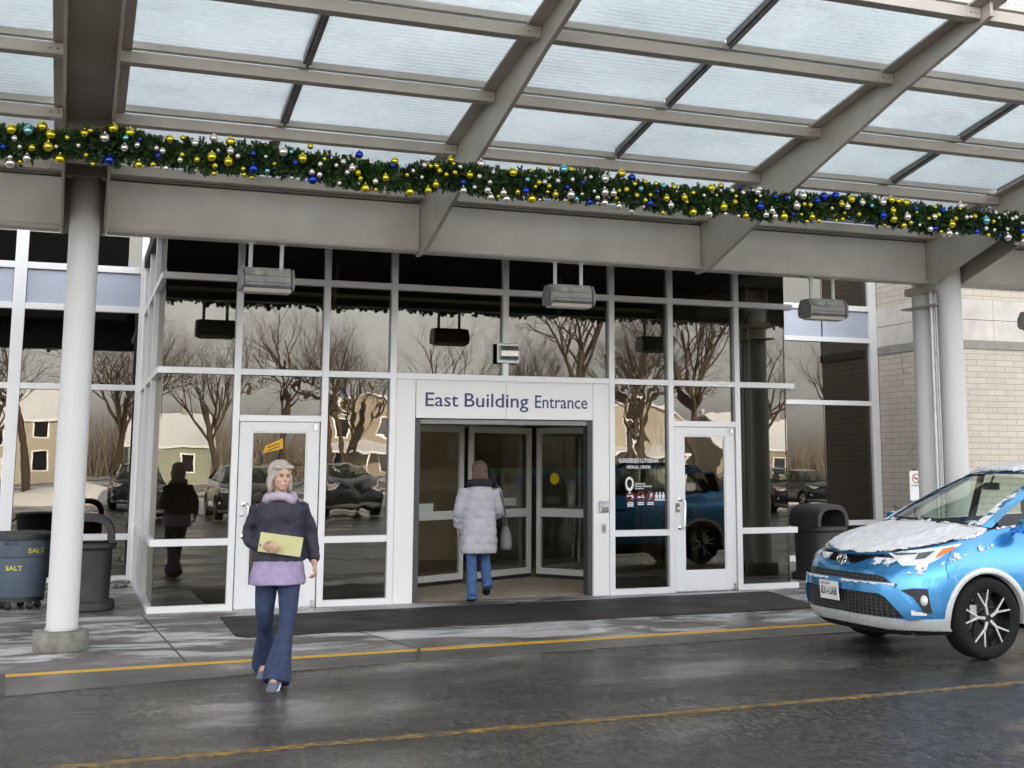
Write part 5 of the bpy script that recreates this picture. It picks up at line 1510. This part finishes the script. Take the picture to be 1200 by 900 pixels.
# ------------------------------------------------------------------ people
def spl(pts, n=6):
    pts = [Vector(p) for p in pts]; out = []
    for i in range(len(pts) - 1):
        p0, p1, p2, p3 = pts[max(0, i - 1)], pts[i], pts[i + 1], pts[min(len(pts) - 1, i + 2)]
        for q in range(n):
            t = q / n
            out.append(.5 * ((2 * p1) + (-p0 + p2) * t + (2 * p0 - 5 * p1 + 4 * p2 - p3) * t * t + (-p0 + 3 * p1 - 3 * p2 + p3) * t ** 3))
    out.append(pts[-1]); return out
def limb(mb, pts, rad, n=12, k=6):
    P_ = spl(pts, k); R_ = [v.x for v in spl([(r, 0, 0) for r in rad], k)]
    mb.tube(P_, R_, n)
def loft(mb, secs, n=24, p=2.3, k=4):
    """secs: (x, y, z, rx, ry) horizontal sections"""
    c = spl([s_[:3] for s_ in secs], k); r = spl([(s_[3], s_[4], 0) for s_ in secs], k)
    rg = []
    for ce, ra in zip(c, r):
        ring_ = []
        for q in range(n):
            a = 2 * PI * q / n; ca, sa = math.cos(a), math.sin(a); kk = (abs(ca) ** p + abs(sa) ** p) ** (-1 / p)
            ring_.append((ce.x + ra.x * ca * kk, ce.y + ra.y * sa * kk, ce.z))
        rg.append(ring_)
    mb.rings(rg)
CT = bpy.data.textures.new('cloth_folds', 'CLOUDS'); CT.noise_scale = .10; CT.noise_depth = 3
def folds(o, s=.02):
    d_ = o.modifiers.new('folds', 'DISPLACE'); d_.texture = CT; d_.strength = s; d_.mid_level = .5; d_.texture_coords = 'LOCAL'
    return o
def remesh(o, vox, sm=4):
    m_ = o.modifiers.new('union', 'REMESH'); m_.mode = 'VOXEL'; m_.voxel_size = vox; m_.use_smooth_shade = True
    s_ = o.modifiers.new('soften', 'SMOOTH'); s_.iterations = sm; s_.factor = .5
    return o
def hand(mb, wr, d, palm_n, side, curl=.5):
    """palm, four bent fingers and a thumb; d = forearm direction, palm_n = palm normal"""
    d = Vector(d).normalized(); n_ = (Vector(palm_n) - d * Vector(palm_n).dot(d)).normalized(); w = d.cross(n_) * side
    wr = Vector(wr)
    c = [wr + d * t for t in (0, .03, .085)]
    rg = []
    for ce, hw, ht in zip(c, (.024, .036, .040), (.018, .016, .013)):
        rg.append([ce + w * hw * math.cos(2 * PI * q / 12) + n_ * ht * math.sin(2 * PI * q / 12) for q in range(12)])
    mb.rings(rg)
    for q, (off, L) in enumerate(((-.030, .062), (-.010, .074), (.010, .070), (.029, .054))):
        b = wr + d * .078 + w * off; a = b + (d * math.cos(curl) + n_ * math.sin(curl)) * L * .45
        e = a + (d * math.cos(curl * 2.2) + n_ * math.sin(curl * 2.2)) * L * .33; f_ = e + (d * math.cos(curl * 3.1) + n_ * math.sin(curl * 3.1)) * L * .27
        mb.tube([b, a, e, f_], [.0095, .009, .0082, .0065], 8)
    b = wr + d * .025 - w * .030; mb.tube([b, b + (d * .6 - w * .7).normalized() * .035, b + (d * .6 - w * .7).normalized() * .035 + (d * .8 - w * .1 + n_ * .5).normalized() * .03, b + (d * .6 - w * .7).normalized() * .035 + (d * .85 + n_ * .6).normalized() * .052], [.013, .011, .0095, .007], 8)

def head(mb, c, yaw=0.0):
    """skull, jaw, nose, ears, brow; faces -Y before yaw; c = centre of the head"""
    rot = Matrix.Rotation(yaw, 4, 'Z'); c = Vector(c)
    def T(p): return c + (rot @ Vector(p))
    def el(p, r):
        n0 = len(mb.bm.verts); mb.ellip((0, 0, 0), *r, 18, 14); mb.bm.verts.ensure_lookup_table()
        for v in mb.bm.verts[n0:]: v.co = T(Vector(p) + v.co)
    el((0, .012, .03), (.076, .094, .088)); el((0, -.022, -.045), (.058, .066, .066)); el((0, -.055, -.085), (.030, .028, .024))
    el((0, -.086, .030), (.056, .014, .014)); el((0, -.094, -.018), (.013, .020, .017)); el((0, -.090, .008), (.009, .012, .026))
    el((0, -.083, -.056), (.024, .010, .008)); el((0, -.081, -.068), (.020, .010, .007))
    for sx in (-1, 1):
        el((sx * .078, .012, -.008), (.010, .020, .031)); el((sx * .036, -.066, -.025), (.022, .018, .018))
    return T

def person(label, loc, rz, legs, arms, colors, kind):
    t = thing('person', label, 'person', loc, rz); WL[t.name] = Vector((0, 0, 0))
    B = lambda mb, nm, m, **kw: mb.build(nm, m, t, True, world=False, angle=180, **kw)
    sh, hz, lean = 1.40, 1.575, colors.get('lean', 0.0)
    hc = (0, -.015 - lean, hz)
    mb = MB(); T = head(mb, hc, colors.get('yaw', 0))
    limb(mb, [(0, .0 - lean * .8, 1.36), (0, -.004 - lean, 1.44), (0, -.01 - lean, 1.53)], [.062, .052, .052])
    loft(mb, [(0, 0, .86, .14, .09), (0, 0, .96, .14, .09), (0, .005, 1.10, .115, .08), (0, -.01 - lean * .4, 1.26, .135, .085), (0, -.005 - lean * .7, 1.35, .125, .07), (0, -lean * .8, 1.40, .065, .05)])
    for hip, knee, ankle, toe in legs: limb(mb, [hip, knee, ankle], [.060, .040, .030]); limb(mb, [ankle, toe], [.030, .026])
    for (s_, e, w_, pn, side, curl) in arms:
        limb(mb, [s_, e, w_], [.038, .034, .025]); hand(mb, w_, Vector(w_) - Vector(e), pn, side, curl)
    remesh(B(mb, 'body', M['skin']), .0075, 3)
    for sx in (-1, 1):
        mb = MB(); p = T((sx * .031, -.079, .006)); mb.ellip(p, .011, .0065, .0052, 12, 8); B(mb, 'eye', M['limestone_dark'])
        mb = MB(); p = T((sx * .031, -.0865, .006)); mb.ellip(p, .0055, .003, .005, 10, 6); B(mb, 'iris', M['black_ink'])
    mb = MB(); p = T((0, -.0925, -.062)); mb.ellip(p, .021, .004, .005, 12, 6); B(mb, 'lips', mat('lips', (.42, .16, .14), .5))
    # trousers
    mb = MB()
    loft(mb, [(0, .0, .80, .150, .115), (0, .0, .90, .172, .128), (0, .002, 1.00, .165, .118), (0, .003, 1.05, .155, .108)])
    flare = colors.get('flare', .075)
    for hip, knee, ankle, toe in legs:
        hp_ = Vector(hip); kn = Vector(knee); an = Vector(ankle); lo = an + (an - kn).normalized() * .085
        limb(mb, [hp_, hp_.lerp(kn, .5), kn, kn.lerp(an, .4), an, lo], [.100, .088, .070, .066, flare, flare + .004], 16)
    folds(remesh(B(mb, 'trousers', colors['trousers']), .010, 4), .016)
    for hip, knee, ankle, toe in legs:
        mb = MB(); a_, k_ = Vector(ankle), Vector(knee); limb(mb, [a_.lerp(k_, .45), a_.lerp(k_, .15), a_, a_.lerp(Vector(toe), .35)], [.046, .041, .042, .040], 12); B(mb, 'sock', M['black_plastic'])
    # shoes
    for hip, knee, ankle, toe in legs:
        a_, b_ = Vector(ankle), Vector(toe); d = (b_ - a_); d2 = Vector((d.x, d.y, 0)).normalized(); up = colors.get('shoe_up', Vector((0, 0, 1)))
        ax = d.normalized(); sd_ = Vector((0, 0, 1)).cross(d2).normalized(); upv = sd_.cross(ax).normalized() if abs(ax.z) < .95 else Vector((-d2.x, -d2.y, 0))
        if upv.z < 0: upv = -upv
        heel = a_ - ax * .055 - upv * .06; rg = []; so_ = []
        for u, hw, ht in ((0, .024, .05), (.03, .036, .085), (.09, .038, .095), (.15, .042, .07), (.21, .045, .050), (.255, .036, .036), (.275, .014, .018)):
            c_ = heel + ax * u
            rg.append([c_ + sd_ * hw * math.cos(2 * PI * q / 14) + upv * (.012 + ht * .5 + ht * .5 * math.sin(2 * PI * q / 14)) for q in range(14)])
            so_.append([c_ + sd_ * (hw + .004) * x_ + upv * z_ for x_, z_ in ((-1, 0), (1, 0), (1, .022), (-1, .022))])
        mb = MB(); mb.rings(rg); s1 = B(mb, 'shoe', colors['shoe'])
        mb = MB(); mb.rings(so_); q_ = mb.build('sole', colors['sole'], s1, world=False, bevel=.004)
    return t, B, T

# walking away from the doors across the drive
den = mat('denim_dark', (.022, .035, .085), .8, 0, .3, 22, bump=.2, bscale=160)
lav = mat('lavender_knit', (.30, .24, .38), .8, 0, .15, 18, bump=.2, bscale=120)
navy = mat('navy_jacket', (.022, .020, .036), .7, 0, .3, 14, bump=.2, bscale=60)
hair_w = mat('grey_blond_hair', (.46, .40, .35), .6, 0, .4, 22, bump=.9, bscale=60, stretch=(4, 4, .6))
blue_shoe = mat('grey_blue_shoe', (.09, .10, .14), .6); sole_w = mat('white_sole', (.75, .75, .74), .6)
L1 = [((.085, 0, .92), (.10, -.13, .53), (.05, -.30, .115), (.03, -.43, .05)), ((-.085, 0, .92), (-.09, -.02, .51), (-.10, .26, .135), (-.11, .15, .04))]
A1 = [((.160, -.01, 1.345), (.235, .09, 1.11), (.28, -.02, .90), (-1, 0, .2), 1, .5), ((-.160, -.01, 1.345), (-.235, .06, 1.10), (-.08, -.19, 1.04), (1, .2, .3), -1, .6)]
p1, B1, T1_ = person('person stepping across the wet drive in dark jacket, lavender top and flared jeans', (1.55, -5.02, -.012), R(-14), L1, A1, dict(trousers=den, shoe=blue_shoe, sole=sole_w, flare=.105, lean=.02, yaw=R(28)), 1)
mb = MB()
loft(mb, [(0, -.02, .74, .218, .20), (0, -.015, .80, .214, .19), (0, .0, .95, .185, .150), (0, -.004, 1.02, .168, .125)]); folds(remesh(B1(mb, 'top', lav), .011, 2), .020)
mb = MB()
loft(mb, [(0, .010, .92, .214, .176), (0, .006, 1.02, .195, .150), (0, .0, 1.15, .180, .135), (0, -.012, 1.28, .185, .130), (0, -.018, 1.34, .172, .112), (0, -.02, 1.385, .145, .095), (0, -.022, 1.42, .10, .075), (0, -.022, 1.45, .065, .06)])
for (s_, e, w_, pn, side, c_) in A1:
    e, w_ = Vector(e), Vector(w_); limb(mb, [s_, e, w_ - (w_ - e).normalized() * .02], [.066, .060, .045], 14)
folds(remesh(B1(mb, 'jacket', navy), .011, 4), .030)
mb = MB(); mb.ellip(T1_((0, .026, .048)), .096, .102, .094, 20, 14)
mb.ellip(T1_((0, .055, -.04)), .094, .072, .10, 18, 12); mb.ellip(T1_((-.078, .012, -.05)), .026, .055, .085, 12, 10); mb.ellip(T1_((.080, .012, -.045)), .026, .055, .085, 12, 10); mb.ellip(T1_((.035, -.055, .075)), .055, .035, .025, 12, 10); mb.ellip(T1_((-.04, -.052, .075)), .05, .035, .022, 12, 10)
folds(remesh(B1(mb, 'hair', hair_w), .008, 3), .022)
mb = MB(); limb(mb, [(-.10, -.085, 1.39), (-.05, -.115, 1.42), (.05, -.115, 1.42), (.10, -.085, 1.39), (.08, .04, 1.43), (-.08, .04, 1.43), (-.10, -.085, 1.39)], [.035] * 7, 10); B1(mb, 'scarf', mat('mauve_scarf', (.40, .33, .42), .85, 0, .2, 20, bump=.4, bscale=60))
# the folder held against the waist is a thing of its own
fl = thing('folder', 'pale yellow folder held at the waist of the person crossing the drive', 'folder', (1.55, -5.02, -.012), R(-14)); WL[fl.name] = Vector((0, 0, 0))
rot_ = Matrix.Rotation(R(8), 4, 'Y')
mb = MB(); mb.obox((.03, -.185, 1.055), (.33, .014, .15), rot_); mb.build('cover', mat('folder_yellow', (.50, .49, .24), .55, 0, .08, 8), fl, world=False, bevel=.003)
mb = MB(); mb.obox((.035, -.1745, 1.055), (.32, .006, .14), rot_); mb.build('papers', M['white_ink'], fl, world=False)

# walking in through the doors, seen from behind
jean = mat('denim_blue', (.045, .10, .24), .8, 0, .3, 22, bump=.2, bscale=160)
coat = mat('pale_grey_quilt', (.42, .41, .46), .6, 0, .10, 10, bump=.25, bscale=45)
dscarf = mat('dark_scarf', (.012, .013, .02), .85, 0, .3, 20, bump=.4, bscale=70)
hair_b = mat('brown_hair', (.12, .075, .05), .65, 0, .5, 20, bump=.9, bscale=60, stretch=(4, 4, .6))
grey_shoe = mat('grey_boot', (.16, .15, .15), .6)
L2 = [((.085, 0, .92), (.085, -.03, .52), (.085, .05, .105), (.09, -.07, .045)), ((-.085, 0, .92), (-.10, -.20, .57), (-.11, -.02, .235), (-.12, -.11, .16))]
A2 = [((.175, 0, 1.36), (.25, .03, 1.10), (.24, -.10, .88), (-1, 0, .1), 1, .5), ((-.175, 0, 1.36), (-.26, -.02, 1.12), (-.22, -.22, 1.02), (1, 0, .3), -1, .6)]
p2, B2, T2_ = person('person in pale grey quilted coat and jeans walking in through the doorway', (4.72, -.12, .005), R(180 - 8), L2, A2, dict(trousers=jean, shoe=grey_shoe, sole=M['rubber'], flare=.066, yaw=0), 2)
mb = MB()
secs = []
zs = [.58 + i * .0215 for i in range(40)]
def coat_r(z):
    return lerp_tab([(.58, .225), (.70, .225), (.95, .205), (1.10, .195), (1.26, .195), (1.34, .175), (1.38, .14), (1.42, .085)], z), lerp_tab([(.58, .165), (.70, .165), (.95, .155), (1.10, .150), (1.28, .148), (1.36, .125), (1.42, .085)], z)
for i, z in enumerate(zs):
    rx, ry = coat_r(z); q = .011 * abs(math.sin(PI * (z - .58) / .105)) ** .6 - .004
    secs.append((0, .004, z, rx + q, ry + q))
loft(mb, secs, 36, 2.4, 1)
for (s_, e, w_, pn, side, c_) in A2:
    e, w_ = Vector(e), Vector(w_); s_ = Vector(s_); pp, rr_ = [], []
    for q in range(25):
        u = q / 24; b = (s_.lerp(e, u * 2) if u < .5 else e.lerp(w_, (u - .5) * 2 * .93)); pp.append(b); rr_.append(.084 - .026 * u + .008 * abs(math.sin(PI * u * 6)))
    mb.tube(pp, rr_, 16)
folds(remesh(B2(mb, 'coat', coat), .010, 2), .026)
mb = MB(); limb(mb, [(-.10, -.07, 1.42), (0, -.10, 1.43), (.10, -.07, 1.42), (.11, .05, 1.43), (0, .095, 1.44), (-.11, .05, 1.43), (-.10, -.07, 1.42)], [.05] * 7, 12); limb(mb, [(0, 0, 1.38), (0, 0, 1.46)], [.10, .075]); B2(mb, 'scarf', dscarf)
mb = MB(); mb.ellip(T2_((0, .022, .035)), .102, .112, .106, 20, 14); mb.ellip(T2_((0, .050, -.05)), .104, .085, .10, 18, 12); mb.ellip(T2_((.06, .06, -.10)), .05, .05, .06, 12, 10); mb.ellip(T2_((-.06, .06, -.10)), .05, .05, .06, 12, 10); folds(remesh(B2(mb, 'hair', hair_b), .008, 3), .022)
# shoulder bag on the right
bg_ = thing('shoulder_bag', 'grey shoulder bag hanging at the side of the person in the quilted coat', 'bag', (4.72, -.12, .005), R(180 - 8)); WL[bg_.name] = Vector((0, 0, 0))
mb = MB(); loft(mb, [(-.335, .02, .62, .05, .13), (-.335, .02, .66, .066, .15), (-.335, .02, .78, .06, .13), (-.33, .02, .88, .035, .10), (-.33, .02, .90, .015, .095)], 20, 2.8); mb.build('pouch', mat('grey_bag', (.13, .125, .13), .6, 0, .2, 10, bump=.3, bscale=50), bg_, True, world=False)
mb = MB(); limb(mb, [(-.335, .10, .89), (-.29, .07, 1.20), (-.20, .03, 1.43), (-.26, -.06, 1.25), (-.335, -.07, .89)], [.011] * 5, 6); mb.build('strap', M['black_plastic'], bg_, True, world=False)
